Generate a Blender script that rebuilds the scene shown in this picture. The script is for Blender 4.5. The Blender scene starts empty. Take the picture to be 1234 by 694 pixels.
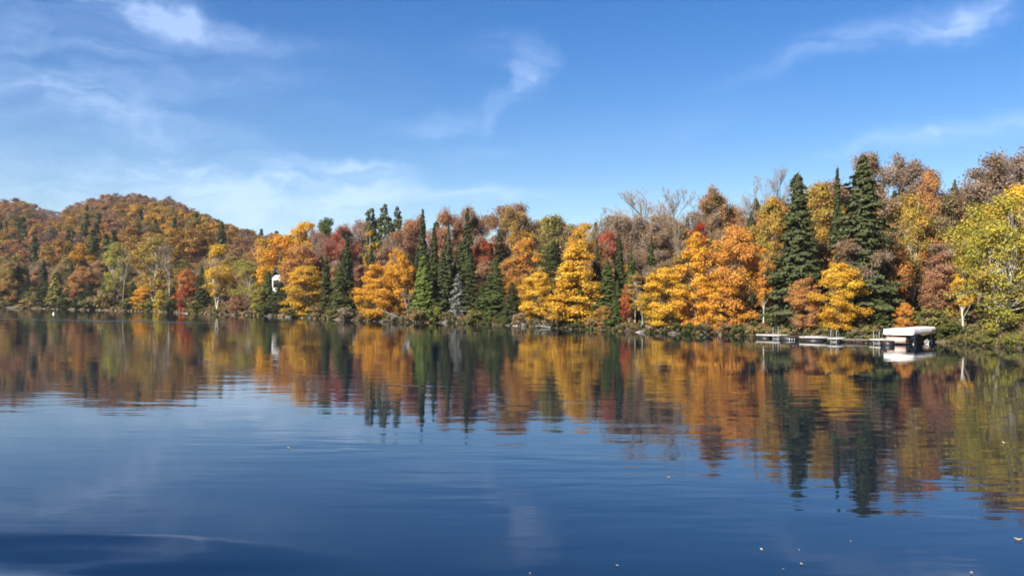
import bpy, math, random
import numpy as np
from mathutils import Vector, Euler, Matrix

SC = bpy.context.scene
COL = SC.collection
F_PX, CX, HORIZON, CAM_H = 1069.0, 617.0, 361.0, 3.5
ROLL = 0.0045        # the photographer held the camera a quarter of a degree off level


def level(px, py):
    return py - (px - CX) * ROLL


# ------------------------------------------------------------------ camera
cam_data = bpy.data.cameras.new('camera')
cam_data.sensor_width = 36.0
cam_data.lens = 36.0 * F_PX / 1234.0
cam_data.clip_start, cam_data.clip_end = 0.1, 20000
cam = bpy.data.objects.new('camera', cam_data)
COL.objects.link(cam)
cam.location = (0, 0, CAM_H)
cam.rotation_mode = 'QUATERNION'
cam.rotation_quaternion = (Euler((math.radians(90) + math.atan((HORIZON - 347) / F_PX), 0, 0)).to_matrix() @ Matrix.Rotation(ROLL, 3, 'Z')).to_quaternion()
SC.camera = cam

# ------------------------------------------------------------------ light
SUN_EL, SUN_AZ = 34.0, 222.0          # degrees; azimuth clockwise from +Y (behind, to the left)
SKY_STRENGTH, SUN_STRENGTH = 0.063, 5.0
SC.view_settings.view_transform = 'Standard'
SC.view_settings.look = 'None'
SC.view_settings.gamma = 1
SC.view_settings.use_curve_mapping = False
SC.view_settings.exposure = 1.15
SC.render.engine = 'CYCLES'
SC.cycles.max_bounces = 7
SC.cycles.diffuse_bounces = 2
SC.cycles.glossy_bounces = 2
SC.cycles.transmission_bounces = 2
SC.cycles.transparent_max_bounces = 4
SC.cycles.pixel_filter_type = 'BLACKMAN_HARRIS'
SC.cycles.filter_width = 1.75           # a phone's soft small lens
SC.cycles.use_adaptive_sampling = True
SC.cycles.adaptive_threshold = 0.015
SC.cycles.caustics_reflective = False
SC.cycles.caustics_refractive = False


class NT:
    """small helper to write node trees"""
    def __init__(self, tree):
        self.t = tree
        tree.nodes.clear()

    def n(self, kind, **kw):
        x = self.t.nodes.new(kind)
        for k, v in kw.items():
            setattr(x, k, v)
        return x

    def l(self, a, b):
        self.t.links.new(a, b)

    def put(self, sock, v):
        if isinstance(v, bpy.types.NodeSocket):
            self.l(v, sock)
        else:
            sock.default_value = v

    def math(self, op, a, b=None, c=None, clamp=False):
        x = self.n('ShaderNodeMath', operation=op, use_clamp=clamp)
        for i, v in enumerate((a, b, c)):
            if v is not None:
                self.put(x.inputs[i], v)
        return x.outputs[0]

    def vmath(self, op, a, b=None):
        x = self.n('ShaderNodeVectorMath', operation=op)
        self.put(x.inputs[0], a)
        if b is not None:
            self.put(x.inputs[1], b)
        return x.outputs['Value'] if op in ('LENGTH', 'DOT_PRODUCT') else x.outputs[0]

    def maprange(self, v, a, b, c, d, smooth=True):
        x = self.n('ShaderNodeMapRange', interpolation_type='SMOOTHSTEP' if smooth else 'LINEAR')
        self.put(x.inputs[0], v)
        for i, q in enumerate((a, b, c, d)):
            self.put(x.inputs[i + 1], q)
        return x.outputs[0]

    def noise(self, vec, scale, detail=2.0, rough=0.5, dist=0.0):
        x = self.n('ShaderNodeTexNoise')
        self.put(x.inputs['Vector'], vec)
        x.inputs['Scale'].default_value = scale
        x.inputs['Detail'].default_value = detail
        x.inputs['Roughness'].default_value = rough
        x.inputs['Distortion'].default_value = dist
        return x

    def mix(self, fac, a, b, blend='MIX'):
        x = self.n('ShaderNodeMix', data_type='RGBA', blend_type=blend)
        self.put(x.inputs[0], fac)
        self.put(x.inputs[6], a)
        self.put(x.inputs[7], b)
        return x.outputs[2]

    def mapping(self, vec, loc=(0, 0, 0), rot=(0, 0, 0), scale=(1, 1, 1), kind='POINT'):
        x = self.n('ShaderNodeMapping', vector_type=kind)
        self.put(x.inputs[0], vec)
        x.inputs['Location'].default_value = loc
        x.inputs['Rotation'].default_value = rot
        x.inputs['Scale'].default_value = scale
        return x.outputs[0]


def build_world():
    world = bpy.data.worlds.new('World')
    SC.world = world
    world.use_nodes = True
    N = NT(world.node_tree)
    sky = N.n('ShaderNodeTexSky', sky_type='NISHITA')
    sky.sun_disc = False
    sky.sun_elevation = math.radians(SUN_EL)
    sky.sun_rotation = math.radians(SUN_AZ)
    sky.altitude = 400
    sky.air_density = 1.0
    sky.dust_density = 0.3
    sky.ozone_density = 2.2
    hs = N.n('ShaderNodeHueSaturation')
    hs.inputs['Saturation'].default_value = 1.42
    hs.inputs['Hue'].default_value = 0.512
    hs.inputs['Value'].default_value = 1.0
    N.l(sky.outputs[0], hs.inputs['Color'])
    tc = N.n('ShaderNodeTexCoord')
    sep = N.n('ShaderNodeSeparateXYZ')
    N.l(tc.outputs['Generated'], sep.inputs[0])
    az = N.math('ARCTAN2', sep.outputs[0], sep.outputs[1])
    el = N.math('ARCSINE', sep.outputs[2])
    comb = N.n('ShaderNodeCombineXYZ')
    N.l(az, comb.inputs[0])
    N.l(el, comb.inputs[1])
    P = comb.outputs[0]
    # warp the direction a little so the cirrus edges wander
    w1 = N.noise(P, 9.0, 4.0, 0.55)
    off = N.vmath('SUBTRACT', w1.outputs['Color'], (0.5, 0.5, 0.5))
    off = N.vmath('MULTIPLY', off, (0.16, 0.075, 0.0))
    W = N.vmath('ADD', P, off)

    def wisp(px, py, half_len, half_wid, ang, strength):
        a0 = math.atan((px - CX) / F_PX)
        e0 = math.atan((HORIZON - py) / F_PX * math.cos(a0))
        m = N.mapping(W, (a0, e0, 0), (0, 0, math.radians(ang)), (half_len / F_PX, half_wid / F_PX, 1), 'TEXTURE')
        d = N.vmath('LENGTH', m)
        return N.math('MULTIPLY', N.maprange(d, 1.0, 0.0, 0.0, 1.0), strength)

    wisps = [  # pixel centre in the photograph turned into a compass bearing and height of the cloud
        (150, 2, 160, 30, -14, .58), (225, 26, 170, 24, -6, .55), (60, 40, 220, 80, 6, .40),
        (90, 112, 210, 40, -3, .50), (190, 158, 210, 34, -8, .30), (20, 190, 300, 80, 0, .28), (250, 90, 200, 60, 12, .20),
        (236, 196, 60, 20, -15, .55), (300, 228, 220, 42, -8, .85), (400, 224, 160, 32, -4, .70), (230, 258, 360, 60, -3, .55), (120, 205, 80, 16, 0, .35),
        (420, 211, 90, 16, -6, .60), (600, 240, 170, 15, 1, .62), (470, 246, 200, 26, 0, .4), (545, 187, 130, 14, 5, .26),
        (635, 80, 62, 34, 66, .46), (605, 122, 66, 22, 48, .42), (520, 154, 110, 24, 10, .34), (600, 60, 80, 34, 10, .22),
        (1190, 8, 170, 26, 13, .72), (1080, 34, 210, 24, 13, .48), (960, 64, 160, 26, 14, .16),
        (1190, 144, 170, 24, 11, .52), (1070, 168, 140, 20, 10, .32), (800, 150, 180, 40, 6, .10),
        (330, 120, 240, 90, 20, .12), (120, 300, 500, 70, 0, .35),
        (900, -300, 500, 60, 15, .3), (100, -250, 500, 80, -10, .4), (-500, 150, 400, 60, 5, .5), (1700, 120, 400, 60, 5, .4),
    ]
    tot = None
    for wv in wisps:
        s = wisp(*wv)
        tot = s if tot is None else N.math('ADD', tot, s)
    fib = N.noise(N.mapping(W, (0, 0, 0), (0, 0, math.radians(-6)), (7, 34, 1)), 1.0, 6.0, 0.6, 0.4)
    fibre = N.maprange(fib.outputs['Fac'], 0.28, 0.68, 0.15, 1.15)
    puff = N.noise(W, 16.0, 5.0, 0.6)
    fibre = N.math('MULTIPLY', fibre, N.maprange(puff.outputs['Fac'], 0.3, 0.65, 0.55, 1.15))
    fac = N.math('MULTIPLY', tot, fibre)
    fac = N.math('MULTIPLY', fac, N.maprange(el, 0.0, 0.05, 0.7, 1.0), clamp=True)
    cloudcol = N.mix(N.maprange(el, 0.05, 0.35, 0.0, 1.0), (5.6, 7.3, 9.6, 1), (4.4, 5.9, 9.2, 1))
    c = N.mix(N.math('MULTIPLY', fac, 0.64, clamp=True), hs.outputs[0], cloudcol)
    bg = N.n('ShaderNodeBackground')
    N.l(c, bg.inputs[0])
    bg.inputs[1].default_value = SKY_STRENGTH
    out = N.n('ShaderNodeOutputWorld')
    N.l(bg.outputs[0], out.inputs[0])


build_world()
sun_data = bpy.data.lights.new('sun', 'SUN')
sun_data.energy = SUN_STRENGTH
sun_data.angle = math.radians(0.53)
sun_data.color = (1.0, 0.92, 0.80)
sun = bpy.data.objects.new('sun', sun_data)
COL.objects.link(sun)
_e, _a = math.radians(SUN_EL), math.radians(SUN_AZ)
to_sun = Vector((math.sin(_a) * math.cos(_e), math.cos(_a) * math.cos(_e), math.sin(_e)))
sun.rotation_euler = to_sun.to_track_quat('Z', 'Y').to_euler()
sun.location = (-60, -60, 80)


# ------------------------------------------------------------------ place helpers
def lerp_table(tab):
    xs, ys = np.array([p[0] for p in tab], float), np.array([level(*p) if p[1] > 100 else p[1] for p in tab], float)
    return lambda v: np.interp(v, xs, ys)


WATERLINE = lerp_table([(-900, 369.0), (-300, 370), (0, 371.0), (30, 371.5), (70, 372.5), (100, 373.5), (150, 374.5), (200, 376), (230, 378),
                        (300, 380), (340, 381.5), (400, 385), (470, 388), (550, 389.3), (615, 392), (680, 396), (720, 397.5), (800, 401.5),
                        (900, 405), (1000, 409), (1060, 409.6), (1100, 410.3), (1130, 412), (1165, 415), (1180, 416), (1234, 420), (1400, 434), (1800, 480), (2100, 520)])
RIDGE = lerp_table([(-900, 290), (-400, 262), (-200, 246), (0, 238), (30, 241), (60, 252), (80, 249), (105, 238), (130, 231), (170, 234), (200, 238),
                    (215, 243), (240, 255), (265, 267), (290, 276), (320, 286), (360, 300), (430, 330), (520, 358), (600, 361), (3000, 361)])
SLOPE = lerp_table([(-300, .12), (0, .12), (300, .12), (600, .13), (800, .16), (1000, .22), (1234, .24), (2000, .22)])
PLATEAU = lerp_table([(-300, 6), (0, 6), (300, 7), (600, 11), (800, 15), (1000, 20), (1234, 22), (2000, 20)])
SKYLINE = lerp_table([(0, 300), (200, 300), (300, 285), (400, 272), (500, 268), (600, 255), (700, 258), (760, 250), (900, 235), (980, 215), (1100, 205), (1234, 200)])
RIDGE_Y = 650.0


def shore_y(px):
    t = (np.asarray(px, float) - CX) / F_PX
    wob = (np.sin(t * 61) * .5 + np.sin(t * 137 + 1) * .3 + np.sin(t * 233 + 2) * .2) * .010
    return CAM_H * F_PX / (WATERLINE(px) - HORIZON) * (1 + wob)


def ground_z(px, s):
    """height of the ground at bearing px, s metres inland from the shore"""
    px, s = np.asarray(px, float), np.asarray(s, float)
    ys = shore_y(px)
    y = ys + s
    bank = np.where(s > 0, 0.45 * np.clip(s / 1.6, 0, 1) ** 0.7, np.maximum(-1.6, 0.22 * s))
    pl = PLATEAU(px)
    near = pl * (1 - np.exp(-SLOPE(px) * np.maximum(s - 1, 0) / pl))
    zr = np.maximum(CAM_H + (HORIZON - RIDGE(px)) / F_PX * RIDGE_Y - 15 - pl, 0)
    u = np.clip((y - ys - 25) / np.maximum(RIDGE_Y - ys - 25, 1), 0, 1)
    far = zr * u ** 1.1 * np.where(y > RIDGE_Y, np.exp(-((y - RIDGE_Y) / 420) ** 2), 1)
    return bank + near + far


def world_at(px, s):
    y = float(shore_y(px)) + s
    return (px - CX) / F_PX * y, y, float(ground_z(px, s))


def height_at(py, y):
    return CAM_H + (HORIZON - py) / F_PX * y


# ------------------------------------------------------------------ materials
def new_mat(name):
    m = bpy.data.materials.new(name)
    m.use_nodes = True
    return m, NT(m.node_tree)


def simple_mat(name, col, rough=0.6, metallic=0.0, var=0.12, scale=8.0, bump=0.0):
    m, N = new_mat(name)
    tc = N.n('ShaderNodeTexCoord')
    nz = N.noise(tc.outputs['Object'], scale, 4.0, 0.6)
    dark = tuple(c * (1 - var) for c in col) + (1,)
    lite = tuple(min(1, c * (1 + var)) for c in col) + (1,)
    c = N.mix(N.maprange(nz.outputs['Fac'], 0.3, 0.7, 0, 1), dark, lite)
    b = N.n('ShaderNodeBsdfPrincipled')
    N.l(c, b.inputs['Base Color'])
    b.inputs['Roughness'].default_value = rough
    b.inputs['Metallic'].default_value = metallic
    if bump:
        bp = N.n('ShaderNodeBump')
        bp.inputs['Strength'].default_value = bump
        bp.inputs['Distance'].default_value = 0.03
        N.l(nz.outputs['Fac'], bp.inputs['Height'])
        N.l(bp.outputs[0], b.inputs['Normal'])
    o = N.n('ShaderNodeOutputMaterial')
    N.l(b.outputs[0], o.inputs[0])
    return m


def foliage_mat(name, trans=0.3, hue=0.02, spread=0.5):
    """leaf colour comes from the object's own two colours, varied leaf by leaf and clump by clump"""
    m, N = new_mat(name)
    oi = N.n('ShaderNodeObjectInfo')
    tint = N.n('ShaderNodeAttribute', attribute_type='OBJECT', attribute_name='tint')
    lv = N.n('ShaderNodeAttribute', attribute_type='GEOMETRY', attribute_name='leafvar').outputs['Fac']
    cv = N.n('ShaderNodeAttribute', attribute_type='GEOMETRY', attribute_name='clumpvar').outputs['Fac']
    f = N.math('ADD', N.math('MULTIPLY', cv, 0.75), N.math('MULTIPLY', lv, 0.25))
    c = N.mix(N.maprange(f, 0.30, 0.78, 0, 1), oi.outputs['Color'], tint.outputs['Color'])
    hs = N.n('ShaderNodeHueSaturation')
    N.put(hs.inputs['Hue'], N.math('ADD', 0.5 - hue, N.math('MULTIPLY', lv, hue * 2)))
    N.put(hs.inputs['Value'], N.math('ADD', 1 - spread * 0.62, N.math('ADD', N.math('MULTIPLY', lv, spread * 0.7), N.math('MULTIPLY', cv, spread * 0.5))))
    N.l(c, hs.inputs['Color'])
    d = N.n('ShaderNodeBsdfDiffuse')
    t = N.n('ShaderNodeBsdfTranslucent')
    N.l(hs.outputs[0], d.inputs[0])
    N.l(hs.outputs[0], t.inputs[0])
    mx = N.n('ShaderNodeMixShader')
    mx.inputs[0].default_value = trans
    N.l(d.outputs[0], mx.inputs[1])
    N.l(t.outputs[0], mx.inputs[2])
    o = N.n('ShaderNodeOutputMaterial')
    N.l(mx.outputs[0], o.inputs[0])
    return m


M = {}
M['leaf'] = foliage_mat('autumn_leaves', 0.42, 0.028, 0.45)
M['needle'] = foliage_mat('conifer_needles', 0.22, 0.015, 0.6)
M['bark'] = simple_mat('grey_brown_bark', (.13, .10, .075), .9, 0, .35, 6)
M['dark_bark'] = simple_mat('dark_bark', (.06, .045, .035), .9, 0, .35, 6)
M['twig'] = simple_mat('bare_twigs', (.29, .23, .19), .9, 0, .25, 3)
M['deadwood'] = simple_mat('silver_deadwood', (.33, .33, .31), .9, 0, .2, 5)
M['white'] = simple_mat('white_paint', (.82, .81, .78), .45, 0, .04, 3)
M['grey_roof'] = simple_mat('blue_grey_roof', (.13, .15, .19), .6, 0, .2, 6)
M['dark_roof'] = simple_mat('dark_shingles', (.07, .06, .055), .8, 0, .3, 12)
M['glass'] = simple_mat('window_glass', (.02, .025, .03), .08, 0, .1, 2)
M['dark_wall'] = simple_mat('dark_stained_wall', (.09, .06, .045), .8, 0, .2, 4)
M['grey_wall'] = simple_mat('pale_blue_siding', (.42, .46, .52), .7, 0, .1, 4)
M['deck'] = simple_mat('weathered_planks', (.30, .28, .25), .8, 0, .22, 5, .3)
M['dock_edge'] = simple_mat('white_dock_edge', (.42, .41, .38), .55, 0, .08, 5)
M['float'] = simple_mat('black_plastic_float', (.015, .015, .017), .5, 0, .3, 3)
M['metal'] = simple_mat('galvanised_metal', (.36, .36, .36), .5, .4, .1, 6)
M['vinyl'] = simple_mat('white_vinyl_cover', (.72, .71, .69), .5, 0, .10, 1.5)
M['beige'] = simple_mat('pinkish_beige_panel', (.62, .44, .36), .5, 0, .08, 4)
M['navy_and_shade'] = simple_mat('dark_upholstery_and_shade', (.03, .032, .04), .6, 0, .2, 4)
M['pontoon'] = simple_mat('dull_aluminium', (.45, .45, .44), .35, .7, .15, 3)
M['rock'] = simple_mat('shore_rock', (.085, .078, .066), .9, 0, .45, 2.2, .6)
M['buoy'] = simple_mat('white_buoy_plastic', (.85, .85, .83), .35, 0, .03, 3)


def birch_bark():
    m, N = new_mat('white_birch_bark')
    tc = N.n('ShaderNodeTexCoord')
    nz = N.noise(N.mapping(tc.outputs['Object'], scale=(3, 3, 9)), 1.0, 3.0, .6)
    c = N.mix(N.maprange(nz.outputs['Fac'], .56, .64, 0, 1), (.52, .48, .41, 1), (.12, .10, .09, 1))
    b = N.n('ShaderNodeBsdfDiffuse')
    N.l(c, b.inputs[0])
    o = N.n('ShaderNodeOutputMaterial')
    N.l(b.outputs[0], o.inputs[0])
    return m


M['birch'] = birch_bark()


def ground_mat():
    m, N = new_mat('forest_floor')
    geo = N.n('ShaderNodeNewGeometry')
    P = geo.outputs['Position']
    sep = N.n('ShaderNodeSeparateXYZ')
    N.l(P, sep.inputs[0])
    n1 = N.noise(P, .35, 6, .65)
    n2 = N.noise(P, 3.0, 5, .7)
    litter = N.mix(N.maprange(n1.outputs['Fac'], .35, .65, 0, 1), (.085, .05, .026, 1), (.16, .085, .03, 1))
    litter = N.mix(N.math('MULTIPLY', N.maprange(n2.outputs['Fac'], .45, .7, 0, 1), .6), litter, (.09, .085, .03, 1))
    shore = N.mix(n2.outputs['Fac'], (.06, .05, .04, 1), (.20, .165, .125, 1))
    h = N.math('ADD', sep.outputs[2], N.math('MULTIPLY', N.math('SUBTRACT', n2.outputs['Fac'], .5), .25))
    c = N.mix(N.maprange(h, .22, .42, 0, 1), shore, litter)
    b = N.n('ShaderNodeBsdfDiffuse')
    N.l(c, b.inputs[0])
    o = N.n('ShaderNodeOutputMaterial')
    N.l(b.outputs[0], o.inputs[0])
    return m


def water_mat():
    m, N = new_mat('lake_water')
    geo = N.n('ShaderNodeNewGeometry')
    P = geo.outputs['Position']
    sep = N.n('ShaderNodeSeparateXYZ')
    N.l(P, sep.inputs[0])
    # long-crested ripples of three sizes, calmer and livelier patches
    r1 = N.noise(N.mapping(P, rot=(0, 0, .05), scale=(.34, 1.0, 1)), 0.80, 2, .45, .3).outputs['Fac']
    r2 = N.noise(N.mapping(P, rot=(0, 0, -.12), scale=(.30, 1.0, 1)), 2.1, 2, .5, .2).outputs['Fac']
    r3 = N.noise(N.mapping(P, rot=(0, 0, .2), scale=(.35, 1.0, 1)), .16, 1, .4).outputs['Fac']
    patch = N.noise(N.mapping(P, scale=(.5, 1, 1)), .045, 2, .5).outputs['Fac']
    lively = N.maprange(patch, .36, .64, .22, 1.6)
    h = N.math('ADD', N.math('MULTIPLY', r1, WAVE[0]), N.math('MULTIPLY', r2, WAVE[1]))
    h = N.math('MULTIPLY', h, lively)
    h = N.math('ADD', h, N.math('MULTIPLY', r3, WAVE[2]))
    # a boat's old wake rolling past close to the camera, on its left
    d = N.vmath('LENGTH', N.mapping(P, (-6.2, 11.6, 0), (0, 0, math.radians(-10)), (5.0, 1.9, 1), 'TEXTURE'))
    swell = N.noise(N.mapping(P, rot=(0, 0, .35), scale=(.28, 1, 1)), .62, 1, .3, .5).outputs['Fac']
    h = N.math('ADD', h, N.math('MULTIPLY', N.math('MULTIPLY', swell, N.maprange(d, 1, 0, 0, 1)), -.17))
    bp = N.n('ShaderNodeBump')
    bp.inputs['Strength'].default_value = 1.0
    bp.inputs['Distance'].default_value = 1.0
    N.l(h, bp.inputs['Height'])
    # thin breeze line across the far water on the left
    ax, ay, bx, by = -83.0, 144.0, -26.0, 118.0
    L = math.hypot(bx - ax, by - ay)
    nx, ny = -(by - ay) / L, (bx - ax) / L
    wob = N.math('MULTIPLY', N.math('SUBTRACT', patch, .5), 6.0)
    dist = N.math('ADD', N.vmath('DOT_PRODUCT', P, (nx, ny, 0)), wob)
    dist = N.math('ABSOLUTE', N.math('SUBTRACT', dist, nx * ax + ny * ay))
    line = N.maprange(dist, 2.0, .8, 0, 1)
    line = N.math('MULTIPLY', line, N.maprange(sep.outputs[0], -20, -60, 0, 1))
    rough = N.math('ADD', WAVE[3], N.math('MULTIPLY', line, .24))
    b = N.n('ShaderNodeBsdfPrincipled')
    b.inputs['Base Color'].default_value = (.001, .007, .022, 1)
    b.inputs['IOR'].default_value = 1.48
    N.l(rough, b.inputs['Roughness'])
    N.l(bp.outputs[0], b.inputs['Normal'])
    o = N.n('ShaderNodeOutputMaterial')
    N.l(b.outputs[0], o.inputs[0])
    return m


WAVE = (.0115, .0042, .014, .030)
M['ground'] = ground_mat()
M['water'] = water_mat()


# ------------------------------------------------------------------ mesh helpers
class MB:
    """collects quads and triangles with two face attributes and one material index each"""
    def __init__(self):
        self.v, self.f, self.n = [], [], 0
        self.lv, self.cv = [], []

    def quads(self, verts, leafvar=None, clumpvar=None):
        """verts: (n,4,3)"""
        verts = np.asarray(verts, np.float32)
        k = len(verts)
        if not k:
            return
        self.v.append(verts.reshape(-1, 3))
        self.f.append(np.arange(k * 4).reshape(-1, 4) + self.n)
        self.n += k * 4
        self.lv.append(np.full(k, .5) if leafvar is None else leafvar)
        self.cv.append(np.full(k, .5) if clumpvar is None else clumpvar)

    def grid(self, verts, faces):
        verts = np.asarray(verts, np.float32)
        self.v.append(verts)
        self.f.append(np.asarray(faces, np.int64) + self.n)
        self.n += len(verts)
        self.lv.append(np.full(len(faces), .5))
        self.cv.append(np.full(len(faces), .5))

    def tube(self, pts, rad, sides=5):
        pts = [Vector(p) for p in pts]
        n = len(pts)
        ring = []
        for i, p in enumerate(pts):
            d = (pts[min(i + 1, n - 1)] - pts[max(i - 1, 0)])
            d = d.normalized() if d.length > 1e-9 else Vector((0, 0, 1))
            a = d.cross(Vector((0.31, 0.95, 0.05))).normalized()
            b = d.cross(a)
            for k in range(sides):
                t = 2 * math.pi * k / sides
                q = p + (a * math.cos(t) + b * math.sin(t)) * rad[i]
                ring.append((q.x, q.y, q.z))
        f = [(i * sides + k, i * sides + (k + 1) % sides, (i + 1) * sides + (k + 1) % sides, (i + 1) * sides + k)
             for i in range(n - 1) for k in range(sides)]
        self.grid(ring, f)

    def box(self, x0, y0, z0, x1, y1, z1):
        v = [(x0, y0, z0), (x1, y0, z0), (x1, y1, z0), (x0, y1, z0), (x0, y0, z1), (x1, y0, z1), (x1, y1, z1), (x0, y1, z1)]
        self.grid(v, [(3, 2, 1, 0), (4, 5, 6, 7), (0, 1, 5, 4), (1, 2, 6, 5), (2, 3, 7, 6), (3, 0, 4, 7)])

    def mesh(self, name, mat, smooth=False, attrs=False):
        me = bpy.data.meshes.new(name)
        V = np.concatenate(self.v).astype(np.float32)
        Q = np.concatenate(self.f).astype(np.int32)
        me.vertices.add(len(V))
        me.vertices.foreach_set('co', V.ravel())
        me.loops.add(Q.size)
        me.loops.foreach_set('vertex_index', Q.ravel())
        me.polygons.add(len(Q))
        me.polygons.foreach_set('loop_start', np.arange(len(Q), dtype=np.int32) * 4)
        me.update(calc_edges=True)
        if attrs:
            for nm, arr in (('leafvar', self.lv), ('clumpvar', self.cv)):
                a = me.attributes.new(nm, 'FLOAT', 'FACE')
                a.data.foreach_set('value', np.concatenate(arr).astype(np.float32))
        if smooth:
            me.polygons.foreach_set('use_smooth', np.ones(len(Q), dtype=bool))
        me.materials.append(mat)
        return me


def link(name, me, parent=None):
    o = bpy.data.objects.new(name, me)
    COL.objects.link(o)
    if parent is not None:
        o.parent = parent
    return o


def part(name, mb, mat, parent, smooth=False):
    return link(name, mb.mesh(name, M[mat], smooth), parent)


def tag(o, label, cat, group=None, kind=None):
    if label:
        o['label'] = label
    if cat:
        o['category'] = cat
    if group:
        o['group'] = group
    if kind:
        o['kind'] = kind
    return o


def empty(name, loc, rz=0.0, scale=(1, 1, 1)):
    o = bpy.data.objects.new(name, None)
    o.empty_display_size = 0.5
    COL.objects.link(o)
    o.location = loc
    o.rotation_euler = (0, 0, rz)
    o.scale = scale
    return o


def unit(v):
    return v / np.maximum(np.linalg.norm(v, axis=1, keepdims=True), 1e-9)


def cards(rng, C, Nrm, size, stretch=1.35, droop=0.0):
    """leaf-clump faces: pointed, slightly folded quads at C facing Nrm"""
    n = len(C)
    Nrm = unit(Nrm)
    r = rng.normal(size=(n, 3))
    if droop:
        r[:, 2] -= droop * 2
    U = unit(r - Nrm * np.sum(r * Nrm, axis=1, keepdims=True))
    Vv = np.cross(Nrm, U)
    s = (size * rng.uniform(.65, 1.35, n))[:, None]
    a = U * s * .5 * stretch
    b = Vv * s * .5 * rng.uniform(.7, 1.1, n)[:, None]
    sk = rng.uniform(-.3, .3, n)[:, None]
    fold = Nrm * s * rng.uniform(-.2, .2, n)[:, None]
    return np.stack([C - a, C + b + a * sk + fold, C + a, C - b + a * sk + fold], axis=1)


def fit(mbs, crown, H, W):
    """scale a finished tree so that its crown really is W across and H tall"""
    V = np.concatenate(crown.v)
    r = np.percentile(np.abs(V[:, :2]), 98.5)
    k = np.array([W / 2 / r, W / 2 / r, H / V[:, 2].max()], np.float32)
    for mb in mbs:
        for v in mb.v:
            v *= k


# ------------------------------------------------------------------ tree archetypes (each: trunk mesh + crown mesh, real metres)
def broadleaf(seed, H=13.0, W=9.0, base=.22, nclump=46, ncards=8000, leaf=.27, shape='oval', bark='bark', open_=0.0, stems=1, sides=6, fat=1.0, flat=.72, thick=1.0):
    rng = np.random.default_rng(seed)
    tr, cr = MB(), MB()

    def prof(h):
        u = (h - base) / (1 - base)
        if shape == 'oval':
            return math.sin(math.pi * min(max(u * .86 + .12, 0), 1)) ** .62
        if shape == 'cone':
            return (1 - u) ** .62 * min(1, .55 + 3 * u)
        if shape == 'vase':
            return (.35 + .65 * u) * (1 - max(0, u - .72) / .28 * .75)
        return math.sin(math.pi * min(max(u * .9 + .07, 0), 1)) ** .8
    lob = rng.uniform(0, 6.28, 3)
    cl = []
    for i in range(nclump):
        h = base + (1 - base) * (rng.random() ** (.9 if shape != 'cone' else 1.25)) * .95
        a = rng.uniform(0, 2 * math.pi)
        R = W / 2 * prof(h) * (1 + .2 * math.sin(2 * a + lob[0] + 5 * h) + .14 * math.sin(3 * a + lob[1] - 7 * h))
        crd = W * rng.uniform(.09, .17) * (.75 + .35 * prof(h)) * fat
        rr = max(R - crd * .7, 0) * math.sqrt(rng.uniform(.12, 1))
        cl.append((rr * math.cos(a), rr * math.sin(a), h * H, crd))
    top = max(c[2] + c[3] * .7 for c in cl)
    cl = [(x, y, z * H / top, c) for x, y, z, c in cl]
    # trunk(s) and limbs
    leans = []
    for s in range(stems):
        a = rng.uniform(0, 6.28)
        ln = 0 if stems == 1 else rng.uniform(.05, .16) * H
        k = rng.normal(0, .012 * H, (6, 2))
        k[0] = 0
        pts = []
        for i in range(6):
            u = i / 5
            pts.append((ln * u * math.cos(a) + k[i][0] + (.2 * s if stems > 1 else 0), ln * u * math.sin(a) + k[i][1], u * H * (.9 if s == 0 else .75) - (.3 if i == 0 else 0)))
        r0 = H * thick * (.017 if stems == 1 else .012)
        tr.tube(pts, [r0 * (1.25 if i == 0 else 1) * (1 - i / 5 * .85) for i in range(6)], sides)
        leans.append(np.array(pts))
    for x, y, z, c in cl:
        pts = leans[rng.integers(len(leans))]
        zb = z * rng.uniform(.45, .78)
        bx, by = np.interp(zb, pts[:, 2], pts[:, 0]), np.interp(zb, pts[:, 2], pts[:, 1])
        mid = ((bx + x) / 2 + rng.normal(0, .15), (by + y) / 2 + rng.normal(0, .15), zb + (z - zb) * .42)
        r = .02 + .0045 * H * (1 - z / H * .6) * .6
        tr.tube([(bx, by, zb), mid, (x, y, z)], [r, r * .7, r * .25], 4)
    # leaves
    wts = np.array([c[3] ** 2 for c in cl])
    wts = wts * rng.uniform(.25, 1.5, len(cl))
    cnt = np.maximum((wts / wts.sum() * ncards).astype(int), 8)
    for (x, y, z, c), n in zip(cl, cnt):
        d = unit(rng.normal(size=(n, 3)))
        rad = c * rng.random(n) ** .45 * (1 + .35 * (rng.random(n) < .12) * rng.random(n))
        off = d * rad[:, None]
        off *= (1 + (rng.random(n) < .22) * rng.random(n) * .8)[:, None]
        off[:, 2] *= flat
        # sub-lumps break the clump's round outline
        q = unit(rng.normal(size=(7, 3)))
        near = (d @ q.T).max(axis=1)
        off *= (.62 + .5 * near ** 2)[:, None]
        keep = rng.random(n) > open_ * .5
        C = np.array([x, y, z]) + off
        ax = np.array([x, y, 0.0])
        nrm = d * .75 + unit(np.array([[x, y, .4 * c]])) * .35 + np.array([0, 0, .3]) + rng.normal(size=(n, 3)) * .55
        cvv = np.clip(rng.uniform(0, 1) * .62 + .38 * np.clip(z / H + rng.normal(0, .15), 0, 1) + rng.normal(0, .08, n), 0, 1)
        q4 = cards(rng, C, nrm, leaf * rng.uniform(.7, 1.25))
        cr.quads(q4[keep], rng.random(n)[keep], cvv[keep])
    fit((tr, cr), cr, H, W)
    return tr.mesh('trunk', M[bark]), cr.mesh('crown', M['leaf'], attrs=True)


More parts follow.
